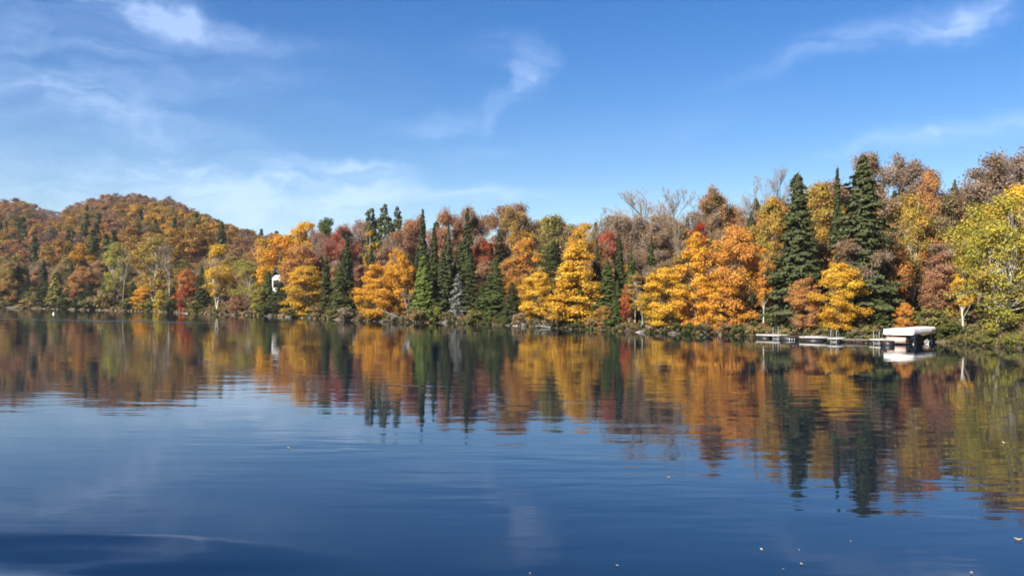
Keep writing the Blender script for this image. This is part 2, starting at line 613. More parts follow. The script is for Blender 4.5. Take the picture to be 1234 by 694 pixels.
def conifer(seed, H=18.0, W=6.0, base=.04, gap=.38, per=8, droop=.35, power=.85, card=.42, dens=1.0, ragged=.25, tuft=False, mat='needle', bark='dark_bark', body=0.0):
    rng = np.random.default_rng(seed)
    tr, cr = MB(), MB()
    tr.tube([(0, 0, -.3), (.02 * H * rng.normal(0, .2), 0, H * .5), (0, 0, H * .985)], [H * .014, H * .009, .02], 6)
    ph = rng.uniform(0, 6.28, 4)
    z = base * H
    while z < H * .985:
        u = (z / H - base) / (1 - base)
        R = W / 2 * ((1 - u) ** power) * min(1, .6 + 4 * u)
        R *= 1 + ragged * .6 * math.sin(z * 2.1 + ph[0]) * math.sin(z * .9 + ph[1])
        k = max(3, int(round(per * (.55 + .45 * (1 - u)))))
        a0 = rng.uniform(0, 6.28)
        for i in range(k):
            if rng.random() < ragged * .35:
                continue
            a = a0 + 2 * math.pi * i / k + rng.normal(0, .2)
            L = max(R * rng.uniform(1 - ragged, 1 + ragged * .55) * (1 + ragged * .5 * math.sin(2 * a + ph[2] + z * .5)), .12)
            n = max(int(L / card * 3.2 * dens), 3)
            s = rng.random(n) ** .75
            if tuft:
                s = 1 - (1 - s) * .45
            hx, hy = math.cos(a), math.sin(a)
            dz = -droop * L * s + .30 * droop * L * s ** 3 + (.12 * L if u > .85 else 0)
            lat = rng.normal(0, 1, n) * (.20 * L * (1 - s * .75) + .05)
            if tuft:
                lat = rng.normal(0, 1, n) * .22 * L
                dz = dz + rng.normal(0, .12 * L, n) + .18 * L
            C = np.stack([hx * L * s - hy * lat, hy * L * s + hx * lat, z + dz + rng.normal(0, .06, n)], axis=1)
            nrm = np.stack([np.full(n, hx * .75), np.full(n, hy * .75), np.full(n, .75)], axis=1) + rng.normal(0, .42, (n, 3))
            cvv = np.clip(rng.uniform(.1, .9) + rng.normal(0, .08, n), 0, 1)
            cr.quads(cards(rng, C, nrm, card, 1.7, .35), rng.random(n), cvv)
            if L > .6:
                tr.tube([(0, 0, z), (hx * L * .5, hy * L * .5, z - droop * L * .45), (hx * L * .92, hy * L * .92, z - droop * L * .68)], [.012 + .012 * L, .012 + .006 * L, .008], 3)
        z += gap * rng.uniform(.75, 1.25) * (.55 + .45 * (1 - u))
    n = 14
    cr.quads(cards(rng, np.stack([rng.normal(0, .05, n), rng.normal(0, .05, n), H * (1 - .05 * rng.random(n))], axis=1), rng.normal(size=(n, 3)) * (1, 1, .2), card * .6, 1.8, .4), rng.random(n), rng.random(n))
    fit((tr, cr), cr, H, W)
    return tr.mesh('trunk', M[bark]), cr.mesh('crown', M[mat], attrs=True)


def bare(seed, H=16.0, W=9.0, fork=.4, leaf=0, leafsize=.24, bark='bark', thick=.8, twigs=4, spread=.75):
    """leafless or half-bare hardwood: forking limbs in the trunk mesh, fine twigs (and any leaves left) in the crown mesh"""
    rnd = random.Random(seed)
    rng = np.random.default_rng(seed)
    tr, tw, lf = MB(), MB(), MB()
    ends = []

    def grow(p, d, L, r, lev):
        pts, q, dd = [p.copy()], p.copy(), d.copy()
        for i in range(3):
            dd = (dd + Vector((rnd.gauss(0, .13), rnd.gauss(0, .13), rnd.gauss(.05, .08)))).normalized()
            q = q + dd * L / 3
            pts.append(q.copy())
        tgt = tr if lev < 3 else tw
        tgt.tube(pts, [max(r * (1 - .2 * i), .008) for i in range(4)], 5 if lev == 0 else (4 if lev < 2 else 3))
        if lev >= 4:
            ends.append(pts[2])
            ends.append(pts[3])
            return
        kids = (10, 6, 6 if not leaf else 5, twigs)[lev] if lev < 4 else 0
        for k in range(kids):
            u = rnd.uniform(.35, 1.0) if lev else rnd.uniform(fork, 1.0)
            i = min(int(u * 3), 2)
            o = pts[i].lerp(pts[i + 1], u * 3 - i)
            az = rnd.uniform(0, 6.283)
            side = Vector((math.cos(az), math.sin(az), 0))
            nd = (dd * (1 - spread * .55) + side * spread * rnd.uniform(.6, 1.1) + Vector((0, 0, .28))).normalized()
            grow(o, nd, L * rnd.uniform(.42, .64) * (.8 if lev else 1.0 - .62 * u), r * (1 - .2 * i) * .48, lev + 1)
    grow(Vector((0, 0, -.2)), Vector((rnd.gauss(0, .04), rnd.gauss(0, .04), 1)), H * .72, H * .013 * thick, 0)
    E = np.array([tuple(e) for e in ends])
    lo = E[:, 2].min()
    kz, kx = H / E[:, 2].max(), W / 2 / np.percentile(np.abs(E[:, :2]), 97)
    for mb in (tr, tw):
        for v in mb.v:
            v *= np.array([kx, kx, kz], np.float32)
    E = E * np.array([kx, kx, kz])
    if leaf:
        tr.v += tw.v
        tr.f += [f + tr.n for f in tw.f]
        tr.lv += tw.lv
        tr.cv += tw.cv
        n0 = sum(len(f) for f in tr.f[:-len(tw.f)])
        trunk = tr.mesh('trunk', M[bark])
        trunk.materials.append(M['twig'])
        mi = np.ones(len(trunk.polygons), np.int32)
        mi[:n0] = 0
        trunk.polygons.foreach_set('material_index', mi)
        idx = rng.integers(0, len(E), leaf)
        C = E[idx] + rng.normal(0, .42, (leaf, 3))
        nrm = rng.normal(size=(leaf, 3)) + np.array([0, 0, .5]) + unit(E[idx] * np.array([1, 1, .2])) * .5
        lf.quads(cards(rng, C, nrm, leafsize), rng.random(leaf), np.clip(.5 + .4 * np.sin(C[:, 0] * 1.1 + C[:, 2] * .9) + rng.normal(0, .1, leaf), 0, 1))
        return trunk, lf.mesh('crown', M['leaf'], attrs=True)
    trunk = tr.mesh('trunk', M[bark])
    return trunk, tw.mesh('crown', M['twig'])


PROTO = {}


def proto(kind, H, W, *variants):
    PROTO[kind] = (H, W, [v for v in variants])


proto('maple', 13, 10, *[broadleaf(10 + i, 13, 10, .05, 110, 24000, .195, 'oval', fat=.80, flat=.55) for i in range(4)])
proto('cone_maple', 13, 9, *[broadleaf(20 + i, 13, 9, .07, 105, 22000, .19, 'cone', fat=.80, flat=.55) for i in range(3)])
proto('tall_maple', 16, 9, *[broadleaf(30 + i, 16, 9, .16, 70, 14000, .235, 'oval', fat=1.08) for i in range(4)])
proto('birch', 15, 8, *[broadleaf(40 + i, 15, 8, .20, 70, 13000, .195, 'oval', 'birch', .3, 2, thick=.8) for i in range(3)])
proto('slim_birch', 15, 5, *[broadleaf(50 + i, 15, 5, .30, 40, 6500, .19, 'round', 'birch', .35, thick=.55) for i in range(2)])
proto('big_birch', 15, 11, *[broadleaf(56 + i, 15, 11, .06, 130, 26000, .18, 'oval', 'birch', .45, 3, fat=.74, flat=.8) for i in range(1)])
proto('russet', 16, 9, *[bare(60 + i, 16, 9, .26, 17000, .19) for i in range(4)])
proto('bare', 17, 9, *[bare(70 + i, 17, 9, .34, 0, twigs=7) for i in range(4)])
proto('dark_bare', 15, 10, *[bare(75 + i, 15, 10, .3, 0, bark='dark_bark', thick=1.7, twigs=3, spread=.95) for i in range(2)])
proto('white_bare', 15, 6, *[bare(78 + i, 15, 6, .4, 500, .2, bark='birch', thick=.62, twigs=3, spread=.6) for i in range(2)])
proto('spire', 18, 4.4, *[conifer(80 + i, 18, 4.4, .03, .33, 9, .45, .80, .26, 1.6, .32) for i in range(4)])
proto('spruce', 18, 8, *[conifer(90 + i, 18, 8, .04, .36, 11, .30, .68, .25, 1.75, .40) for i in range(3)])
proto('pine', 19, 6.5, *[conifer(95 + i, 19, 6.5, .45, .95, 6, -.12, .55, .42, 2.2, .38, tuft=True) for i in range(3)])
proto('cedar', 14, 5, *[conifer(100 + i, 14, 5, .02, .26, 10, .12, .62, .30, 1.5, .18) for i in range(3)])
proto('snag', 12, 4.6, *[conifer(105 + i, 12, 4.6, .06, .36, 7, .30, .75, .26, .7, .38, bark='deadwood') for i in range(2)])
proto('shrub', 2.6, 3.6, *[broadleaf(110 + i, 2.6, 3.6, .05, 24, 1700, .20, 'oval', 'bark', .2, 3, 4) for i in range(5)])
proto('far_tree', 15, 9, *[broadleaf(120 + i, 15, 9, .14, 40, 3600, .42, 'oval', sides=4, fat=1.2) for i in range(6)])
proto('far_russet', 15, 9, *[broadleaf(130 + i, 15, 9, .14, 40, 3200, .36, 'round', sides=4, open_=.6, fat=1.25) for i in range(4)])
proto('far_spruce', 16, 5, *[conifer(140 + i, 16, 5, .05, .8, 7, .35, .8, .8, .9, .3) for i in range(3)])

KIND_NAME = {'maple': 'maple_tree', 'cone_maple': 'maple_tree', 'tall_maple': 'maple_tree', 'birch': 'birch_tree', 'slim_birch': 'birch_tree', 'big_birch': 'birch_tree',
             'russet': 'hardwood_tree', 'bare': 'bare_tree', 'dark_bare': 'bare_tree', 'white_bare': 'bare_birch_tree', 'spire': 'fir_tree', 'spruce': 'spruce_tree',
             'pine': 'pine_tree', 'cedar': 'cedar_tree', 'snag': 'dead_spruce_tree', 'shrub': 'shrub', 'far_tree': 'hill_tree', 'far_russet': 'hill_tree', 'far_spruce': 'hill_spruce_tree'}
COLOUR = dict(gold=(.67, .375, .05), yellow=(.66, .43, .06), orange=(.66, .325, .06), deep=(.54, .26, .075), olive=(.32, .26, .08), ygreen=(.33, .315, .065), lime=(.46, .355, .06),
              russet=(.40, .215, .11), brown=(.30, .20, .115), mauve=(.37, .20, .14), red=(.36, .065, .035), peach=(.42, .22, .085), greybrown=(.35, .265, .205),
              fir=(.088, .100, .040), dark=(.052, .061, .028), bluefir=(.090, .104, .052), cedar=(.14, .18, .045), moss=(.14, .15, .05), green=(.09, .125, .035),
              silver=(.22, .225, .20), tan=(.34, .24, .11), ochre=(.46, .29, .06), darkred=(.25, .04, .03))
_count = {}


def plant(kind, loc, H, W, c1, c2, label, group, cat='tree', rz=None, part_names=('trunk', 'crown'), lean=0.0):
    H0, W0, vs = PROTO[kind]
    i = _count.get(kind, 0)
    _count[kind] = i + 1
    me = vs[i % len(vs)]
    r = random.Random(i * 77 + len(kind) * 13 + int(loc[0] * 10))
    root = empty(KIND_NAME[kind], loc, r.uniform(0, 6.283) if rz is None else rz, (W / W0, W / W0, H / H0))
    if lean:
        root.rotation_euler = (r.gauss(0, .02), lean, 0)
    tag(root, label, cat, group)
    link(part_names[0], me[0], root)
    c = link(part_names[1], me[1], root)
    c.color = (*COLOUR[c1], 1)
    c['tint'] = list(COLOUR[c2])
    return root


# ------------------------------------------------------------------ setting: terrain and water
def build_terrain():
    ts = np.concatenate([np.linspace(-1.6, -.62, 40), np.linspace(-.6, .6, 361), np.linspace(.62, 1.5, 36)])
    ss = np.array([-14, -8, -4, -2, -1, -.4, 0, .4, .9, 1.6, 2.5, 4, 6, 9, 13, 18, 24, 31, 40, 50, 62, 76, 92, 110, 135, 165, 200, 240, 285, 330, 380, 430, 490, 560, 650, 760, 900, 1100, 1350])
    pxs = CX + ts * F_PX
    S, PX = np.meshgrid(ss, pxs)
    T = (PX - CX) / F_PX
    Y = shore_y(PX) + S
    X = T * Y
    Z = ground_z(PX, S)
    Z = Z + np.where(S > 1, .25 * np.sin(X * .9 + Y * .5) * np.sin(Y * .7 - X * .3) * np.clip(S / 8, 0, 1), 0)
    n, m = S.shape
    V = np.stack([X, Y, Z], axis=2).reshape(-1, 3)
    idx = np.arange(n * m).reshape(n, m)
    Fq = np.stack([idx[:-1, :-1], idx[1:, :-1], idx[1:, 1:], idx[:-1, 1:]], axis=2).reshape(-1, 4)
    mb = MB()
    mb.grid(V, Fq)
    tag(link('ground', mb.mesh('ground', M['ground'], True)), 'leaf littered forest ground rising from the lake shore to the hill', None, kind='structure')
    w = MB()
    w.grid([(-900, -400, 0), (900, -400, 0), (900, 640, 0), (-900, 640, 0)], [(0, 1, 2, 3)])
    tag(link('water', w.mesh('water', M['water'])), 'calm blue lake mirroring the autumn woods and sky', None, kind='structure')


build_terrain()

# ------------------------------------------------------------------ the trees one can point at
# kind, px of the trunk, py of the top, metres behind the shore, crown width in px, two leaf colours, label
G1, G2, G3 = 'trees along the waterline', 'trees in the wood behind the shore', 'trees on the skyline'
TREES = [
    # ---- left shore
    ('maple', 10, 314, 5, 26, 'peach', 'olive', 'peach and olive leaved tree at the far left end of the shore', G1),
    ('spruce', 22, 318, 12, 26, 'dark', 'fir', 'dark shaded spruce right behind the peach tree at the left end', G1),
    ('spruce', 3, 338, 3, 22, 'dark', 'fir', 'low black spruce at the very left edge of the shore', G1),
    ('spire', 33, 330, 6, 18, 'dark', 'dark', 'black fir behind the low olive tree of the landing', G1),
    ('spruce', 57, 342, 4, 20, 'dark', 'dark', 'squat black spruce left of the olive cedar', G1),
    ('spruce', 80, 346, 3, 18, 'dark', 'dark', 'squat black spruce right of the olive cedar', G1),
    ('spruce', 96, 350, 3, 22, 'dark', 'fir', 'lowest black spruce below the pinkish orange maple', G1),
    ('spire', 160, 338, 5, 18, 'fir', 'dark', 'dark fir between the white birch stems and the glowing orange maple', G1),
    ('spruce', 208, 345, 4, 18, 'dark', 'fir', 'small dark spruce touching the left side of the red maple', G1),
    ('birch', 40, 345, 4, 18, 'olive', 'moss', 'low olive tree above the pale landing at far left', G1),
    ('spire', 52, 312, 11, 20, 'dark', 'fir', 'dark narrow fir left of the olive cedar by the white buoy', G1),
    ('cedar', 68, 326, 4, 22, 'moss', 'olive', 'olive green cedar standing directly behind the white buoy', G1),
    ('spire', 86, 318, 8, 22, 'dark', 'fir', 'dark fir between the olive cedar and the pink orange maple', G1),
    ('maple', 100, 318, 16, 36, 'peach', 'russet', 'pinkish orange maple spreading over dark shore firs', G1),
    ('spruce', 108, 340, 5, 24, 'dark', 'dark', 'low black green spruce under the pinkish orange maple', G1),
    ('shrub', 127, 349, 3, 26, 'olive', 'brown', 'olive brown thicket at the waterline beneath the white birch stems', G1),
    ('birch', 140, 290, 14, 36, 'olive', 'ygreen', 'olive yellow birch with several bare white stems', G1),
    ('white_bare', 147, 292, 8, 20, 'olive', 'tan', 'nearly leafless white birch leaning before the olive birch', G1),
    ('cedar', 128, 330, 9, 20, 'green', 'moss', 'green cedar left of the leaning white birch', G1),
    ('birch', 186, 281, 18, 54, 'ochre', 'olive', 'wide golden olive birch above the small orange bush', G1),
    ('white_bare', 205, 292, 8, 26, 'tan', 'greybrown', 'pale bare birch rising left of the red shore maple', G1),
    ('maple', 172, 344, 4, 26, 'gold', 'orange', 'small glowing orange maple low on the left shore', G1),
    ('maple', 193, 348, 4, 15, 'yellow', 'ygreen', 'small yellow tree beside the glowing orange maple', G1),
    ('maple', 223, 322, 5, 27, 'red', 'deep', 'red maple standing alone at the waterline', G1),
    ('spire', 243, 318, 10, 18, 'dark', 'fir', 'dark fir between the red maple and the golden birch', G1),
    ('birch', 262, 292, 8, 38, 'ochre', 'yellow', 'golden two tiered birch right of the red maple', G1),
    ('birch', 298, 310, 9, 40, 'olive', 'ygreen', 'olive yellow birch left of the white house', G1),
    ('maple', 284, 352, 4, 18, 'russet', 'mauve', 'small reddish brown tree between golden and olive birches', G1),
    ('maple', 312, 346, 4, 22, 'ygreen', 'olive', 'small yellow green tree at the water left of the house', G1),
    ('spruce', 338, 338, 5, 28, 'dark', 'fir', 'dark cone shaped spruce in front of the white house', G1),
    ('cedar', 323, 325, 7, 17, 'green', 'moss', 'slim dark green cedar at the left corner of the white house', G1),
    ('maple', 368, 318, 8, 56, 'ochre', 'gold', 'broad brown gold maple right of the white house', G1),
    ('tall_maple', 338, 277, 26, 50, 'gold', 'orange', 'bright orange gold maple crown above the white house', G2),
    ('tall_maple', 362, 288, 20, 44, 'deep', 'peach', 'red orange maple crown above the broad brown gold maple', G2),
    ('tall_maple', 368, 261, 44, 32, 'yellow', 'gold', 'yellow topped maple poking above the skyline near the dip', G3),
    ('tall_maple', 393, 260, 46, 24, 'moss', 'green', 'dark green round crown beside the yellow topped maple', G3),
    ('tall_maple', 316, 281, 34, 34, 'peach', 'ochre', 'pale orange crown left of the bright orange gold maple', G2),
    ('russet', 384, 276, 30, 34, 'greybrown', 'mauve', 'grey brown thin crown above the left dark firs', G2),
    ('russet', 405, 270, 32, 34, 'mauve', 'red', 'dull red crown left of the tall dark spire at the inlet', G2),
    ('spire', 393, 304, 12, 20, 'dark', 'fir', 'dark fir right of the broad brown gold maple', G1),
    ('spire', 418, 277, 14, 24, 'fir', 'dark', 'tall dark fir spire left of the leaning orange maple', G1),
    ('spruce', 409, 318, 6, 26, 'fir', 'moss', 'mossy green spruce below the tall dark spire', G1),
    ('spire', 447, 294, 18, 24, 'fir', 'dark', 'dark fir right behind the leaning orange maple', G1),
    ('maple', 458, 316, 5, 54, 'gold', 'orange', 'leaning golden orange maple over the water left of the firs', G1),
    ('maple', 480, 296, 11, 40, 'orange', 'gold', 'taller orange maple rising behind the leaning golden one', G1),
    ('white_bare', 492, 345, 3, 16, 'ygreen', 'tan', 'thin white birch stem leaning beside the golden orange maple', G1),
    ('pine', 446, 249, 44, 24, 'bluefir', 'fir', 'shorter left pine of the trio on the skyline', G3),
    ('pine', 463, 244, 46, 26, 'bluefir', 'fir', 'middle and tallest pine of the trio on the skyline', G3),
    ('pine', 478, 247, 48, 26, 'bluefir', 'fir', 'right pine of the trio with a ragged top', G3),
    ('slim_birch', 445, 276, 28, 18, 'ochre', 'gold', 'narrow amber tree below the left pine of the trio', G2),
    ('russet', 427, 264, 40, 34, 'mauve', 'greybrown', 'pinkish grey crown left of the pine trio', G3),
    ('russet', 466, 278, 34, 30, 'russet', 'greybrown', 'brown thin crown beneath the pine trio', G2),
    ('russet', 494, 263, 44, 36, 'mauve', 'russet', 'pinkish brown crown between the pine trio and the spires', G3),
    # ---- centre spires
    ('spire', 509, 249, 22, 22, 'dark', 'fir', 'tallest left black spire of the central fir cluster', G2),
    ('spire', 523, 267, 16, 22, 'fir', 'dark', 'dark spire just right of the tallest left one', G2),
    ('spire', 540, 268, 14, 24, 'fir', 'bluefir', 'mid dark spire behind the grey dead spruce', G2),
    ('spire', 563, 249, 18, 24, 'dark', 'fir', 'tall slim spire right of the grey dead spruce', G2),
    ('spire', 502, 294, 9, 18, 'dark', 'fir', 'shorter dark fir left of the bright green cedar', G1),
    ('cedar', 511, 306, 5, 30, 'cedar', 'cedar', 'bright green cedar among the dark central firs', G1),
    ('spruce', 533, 300, 7, 30, 'fir', 'bluefir', 'grey green spruce between the cedar and the dead spruce', G1),
    ('snag', 552, 328, 4, 24, 'silver', 'silver', 'silvery grey dead spruce at the water among firs', G1),
    ('spruce', 567, 304, 8, 30, 'dark', 'fir', 'dark spruce directly right of the grey dead spruce', G1),
    ('spruce', 597, 309, 6, 34, 'fir', 'green', 'full green spruce midway to the first yellow maple', G1),
    ('spire', 580, 340, 3, 20, 'green', 'fir', 'small green fir at the water right of the dead spruce', G1),
    ('spruce', 617, 338, 4, 26, 'fir', 'dark', 'low dark spruce touching the first yellow maple', G1),
    ('russet', 545, 254, 44, 36, 'mauve', 'russet', 'pinkish brown crown between the two tallest spires', G3),
    ('russet', 579, 251, 46, 28, 'greybrown', 'brown', 'grey brown rounded crown right of the tall slim spire', G3),
    ('tall_maple', 582, 282, 26, 30, 'russet', 'red', 'dull red crown behind the full green spruce', G2),
    ('russet', 606, 244, 44, 46, 'russet', 'brown', 'tall russet crown at the middle of the skyline', G3),
    ('tall_maple', 613, 306, 16, 22, 'orange', 'peach', 'small orange crown above the low dark spruce', G2),
    ('tall_maple', 632, 284, 22, 34, 'peach', 'orange', 'soft orange crown behind the first yellow maple', G2),
    ('russet', 640, 252, 46, 40, 'brown', 'ochre', 'brown olive crown right of the tall russet crown', G3),
    ('tall_maple', 666, 252, 42, 36, 'moss', 'olive', 'dark olive round crown on the central skyline', G3),
    ('spire', 660, 294, 16, 14, 'dark', 'fir', 'thin dark spire behind the twin yellow maples', G2),
    # ---- yellow maples
    ('maple', 649, 325, 5, 52, 'gold', 'yellow', 'first golden yellow maple low over the water at centre', G1),
    ('cone_maple', 694, 290, 8, 68, 'gold', 'yellow', 'tall golden yellow maple beside the first yellow one', G1),
    ('maple', 703, 266, 30, 36, 'gold', 'ochre', 'amber topped crown above the tall golden maple', G2),
    ('russet', 716, 290, 20, 28, 'peach', 'mauve', 'faded pink orange crown right of the tall golden maple', G2),
    ('bare', 713, 249, 46, 34, 'greybrown', 'greybrown', 'flat topped bare tree on the skyline above golden maples', G3),
    ('tall_maple', 735, 270, 34, 34, 'mauve', 'red', 'dusky red crown left of the big bare trees', G3),
    ('shrub', 684, 352, 4, 40, 'brown', 'moss', 'brown thicket under the tall golden maple', G1),
    ('spire', 719, 288, 12, 22, 'fir', 'dark', 'dark spire touching the right side of the golden maple', G2),
    ('spire', 746, 279, 14, 24, 'fir', 'dark', 'dark spire below the dusky red crown', G2),
    ('spire', 760, 296, 13, 20, 'fir', 'green', 'shorter green spire right of the dusky red crown', G2),
    ('spire', 785, 284, 16, 22, 'dark', 'fir', 'dark spire under the large bare trees', G2),
    ('spruce', 732, 312, 7, 36, 'green', 'fir', 'green spruce filling the gap between yellow maples', G1),
    ('spire', 744, 336, 4, 22, 'fir', 'green', 'slender dark green fir at water between yellow maples', G1),
    ('maple', 727, 366, 3, 20, 'peach', 'ochre', 'small tan orange sapling at water beside the slender fir', G1),
    ('slim_birch', 765, 324, 6, 28, 'ochre', 'tan', 'thin yellow tan birch left of the large yellow maple', G1),
    ('maple', 755, 340, 7, 18, 'red', 'deep', 'small red tree tucked behind the thin tan birch', G1),
    ('white_bare', 775, 350, 3, 16, 'ochre', 'tan', 'pale leaning stem at the left foot of large yellow maple', G1),
    ('maple', 802, 318, 6, 62, 'yellow', 'gold', 'large lemon yellow maple hanging over the water', G1),
    # ---- bare skyline trees and orange maples
    ('bare', 772, 226, 52, 58, 'greybrown', 'greybrown', 'largest bare grey tree on the skyline right of centre', G3),
    ('bare', 800, 236, 54, 46, 'greybrown', 'greybrown', 'bare tree between the two largest leafless crowns', G3),
    ('bare', 829, 222, 52, 46, 'greybrown', 'greybrown', 'bare tree with pale trunk above the deep orange maples', G3),
    ('russet', 752, 262, 40, 34, 'greybrown', 'brown', 'grey brown thicket crown at the foot of the largest bare tree', G3),
    ('russet', 808, 268, 36, 40, 'greybrown', 'brown', 'brown twiggy crown below the skyline bare trees', G2),
    ('white_bare', 822, 262, 26, 16, 'greybrown', 'tan', 'white trunked bare tree behind the first orange maple', G2),
    ('tall_maple', 843, 262, 30, 28, 'darkred', 'red', 'dark red crown peeping over the orange maples', G2),
    ('cone_maple', 838, 276, 8, 58, 'orange', 'gold', 'tall orange maple with yellow skirt right of the lemon one', G1),
    ('maple', 886, 267, 11, 72, 'orange', 'deep', 'massive burnt orange maple left of the giant spruce', G1),
    ('maple', 872, 336, 5, 56, 'orange', 'gold', 'low orange maple in front of the burnt orange giant', G1),
    ('slim_birch', 920, 296, 8, 24, 'orange', 'orange', 'narrow vivid orange tree touching the giant spruce', G1),
    ('russet', 877, 229, 50, 42, 'tan', 'russet', 'tan half bare crown above the burnt orange maple', G3),
    ('bare', 906, 208, 52, 34, 'greybrown', 'greybrown', 'leaning bare tree above the olive gold crown', G3),
    ('bare', 936, 196, 58, 28, 'greybrown', 'greybrown', 'tall thin bare tree left of the giant spruce top', G3),
    ('russet', 856, 255, 42, 34, 'greybrown', 'tan', 'faint grey crown between bare tree and tan crown', G3),
    ('tall_maple', 930, 234, 34, 44, 'olive', 'ochre', 'olive gold crown immediately behind the giant spruce', G2),
    ('spruce', 961, 206, 8, 66, 'fir', 'bluefir', 'giant left spruce reaching from dock to skyline', G1),
    ('tall_maple', 986, 211, 42, 48, 'ochre', 'olive', 'olive yellow crown between the two giant spruces', G3),
    ('tall_maple', 1002, 205, 52, 36, 'red', 'mauve', 'reddish crown on the skyline between the giant spruces', G3),
    ('spire', 1009, 198, 36, 26, 'fir', 'dark', 'slim dark spruce top beside the right giant spruce', G3),
    ('spruce', 1040, 182, 12, 74, 'fir', 'bluefir', 'giant right spruce with the highest top of all', G2),
    ('maple', 972, 330, 7, 44, 'russet', 'deep', 'rust brown maple between the giant spruce and dock ladder', G1),
    ('tall_maple', 990, 290, 18, 40, 'ochre', 'russet', 'brown gold crown between the two giant spruces lower down', G2),
    ('maple', 1012, 312, 6, 62, 'gold', 'yellow', 'golden layered maple directly above the docks', G1),
    ('russet', 1046, 288, 8, 50, 'brown', 'greybrown', 'dim brown half bare tree at the giant right spruce foot', G2),
    ('cedar', 1064, 346, 6, 36, 'green', 'fir', 'dark green cedar left of the boat lift', G1),
    ('russet', 1072, 186, 58, 48, 'brown', 'greybrown', 'brown hazy crown right of the highest spruce top', G3),
    ('russet', 1117, 186, 60, 46, 'greybrown', 'brown', 'grey brown hazy crown on the right skyline', G3),
    ('tall_maple', 1120, 200, 52, 28, 'deep', 'russet', 'orange brown patch of crown under the grey brown skyline', G3),
    ('birch', 1098, 226, 20, 46, 'olive', 'ochre', 'tall olive yellow birch with white trunk above the boat lift', G2),
    ('tall_maple', 1145, 226, 34, 52, 'moss', 'brown', 'shadowy dark olive tree left of the big yellow green birch', G2),
    ('spruce', 1151, 214, 46, 30, 'fir', 'bluefir', 'small spruce top in the gap on the right skyline', G3),
    ('russet', 1195, 184, 48, 70, 'brown', 'greybrown', 'wide brown half bare crown at the right skyline', G3),
    ('dark_bare', 1213, 179, 40, 34, 'brown', 'brown', 'gnarled black limbed bare tree at the upper right', G3),
    ('dark_bare', 1234, 190, 42, 30, 'brown', 'brown', 'black bare tree cut by the right edge of the picture', G3),
    ('tall_maple', 1078, 282, 14, 42, 'russet', 'deep', 'rust red crown below the tall olive birch', G2),
    ('tall_maple', 1136, 298, 14, 44, 'russet', 'mauve', 'brownish red crown over the dark hollow by the boat lift', G2),
    ('maple', 1090, 362, 5, 24, 'orange', 'deep', 'small vivid orange sapling just above the boat lift canopy', G1),
    ('shrub', 1122, 368, 6, 48, 'olive', 'moss', 'olive thicket right behind the boat lift canopy', G1),
    ('shrub', 1147, 388, 3, 36, 'green', 'moss', 'dark green bush between the boat lift and the white stem', G1),
    ('slim_birch', 1161, 298, 5, 34, 'yellow', 'gold', 'yellow birch with slender white stem right of the boat lift', G1),
    ('tall_maple', 1180, 250, 22, 50, 'ochre', 'olive', 'olive gold crown behind the yellow birch', G2),
    ('big_birch', 1208, 228, 5, 118, 'ygreen', 'lime', 'huge yellow green birch filling the right edge of the shore', G1),
    ('birch', 1226, 218, 16, 50, 'gold', 'yellow', 'golden crown rising out of the huge yellow green birch', G2),
    ('tall_maple', 1275, 215, 14, 70, 'ygreen', 'ochre', 'yellow green tree just past the right edge', G1),
]
for kind, px, py, s, w, c1, c2, label, grp in TREES:
    s = max(s * (.55 if px > 690 else .75), 1.4) if grp != G3 else s * (.52 if px > 690 else .8)
    if kind in ('maple', 'cone_maple') and grp == G1:
        s = max(s * .6, .9)
    x, y, z = world_at(px, s)
    H = height_at(level(px, py), y) - z
    if kind == 'shrub':
        plant(kind, (x, y, z - .05), H * 1.02, w / F_PX * y, c1, c2, label, 'thickets along the waterline', 'bush', part_names=('stem', 'foliage'))
    else:
        if kind in ('maple', 'cone_maple'):
            z -= .45
            H += .45
        plant(kind, (x, y, z - .1), H, w / F_PX * y * (.88 if kind == 'spire' else 1.4 if grp == G3 and kind in ('russet', 'bare', 'tall_maple', 'dark_bare') else 1.15 if grp == G2 else 1.0), c1, c2, label, grp)
FRONT = [(t[1], t[7]) for t in TREES if t[8] == G1]


def beside(px, used, lead):
    """a label that places a thing by the nearest described tree"""
    for p, lab in sorted(FRONT, key=lambda q: abs(q[0] - px)):
        words = lab.split()
        short = ' '.join(words[:5 if words[4] not in ('at', 'of', 'in', 'the', 'and', 'with', 'by', 'right', 'left', 'between') else 4])
        txt = '%s %s' % (lead, 'the ' + short)
        if txt not in used:
            used.add(txt)
            return txt
    return lead


# ------------------------------------------------------------------ trees that close the wood behind the described ones
def zone_mix(px):
    if px < 300:
        return [('tall_maple', 'olive', 'brown'), ('tall_maple', 'brown', 'russet'), ('spruce', 'dark', 'fir'), ('russet', 'greybrown', 'brown'), ('tall_maple', 'moss', 'olive')]
    if px < 480:
        return [('tall_maple', 'russet', 'mauve'), ('tall_maple', 'ochre', 'brown'), ('spruce', 'dark', 'fir'), ('russet', 'mauve', 'greybrown')]
    if px < 640:
        return [('spruce', 'dark', 'fir'), ('tall_maple', 'russet', 'brown'), ('russet', 'mauve', 'russet'), ('spire', 'dark', 'fir')]
    if px < 830:
        return [('spruce', 'fir', 'dark'), ('tall_maple', 'brown', 'ochre'), ('russet', 'greybrown', 'brown'), ('tall_maple', 'moss', 'brown')]
    return [('tall_maple', 'brown', 'ochre'), ('tall_maple', 'russet', 'deep'), ('spruce', 'fir', 'dark'), ('tall_maple', 'olive', 'brown'), ('russet', 'brown', 'greybrown')]


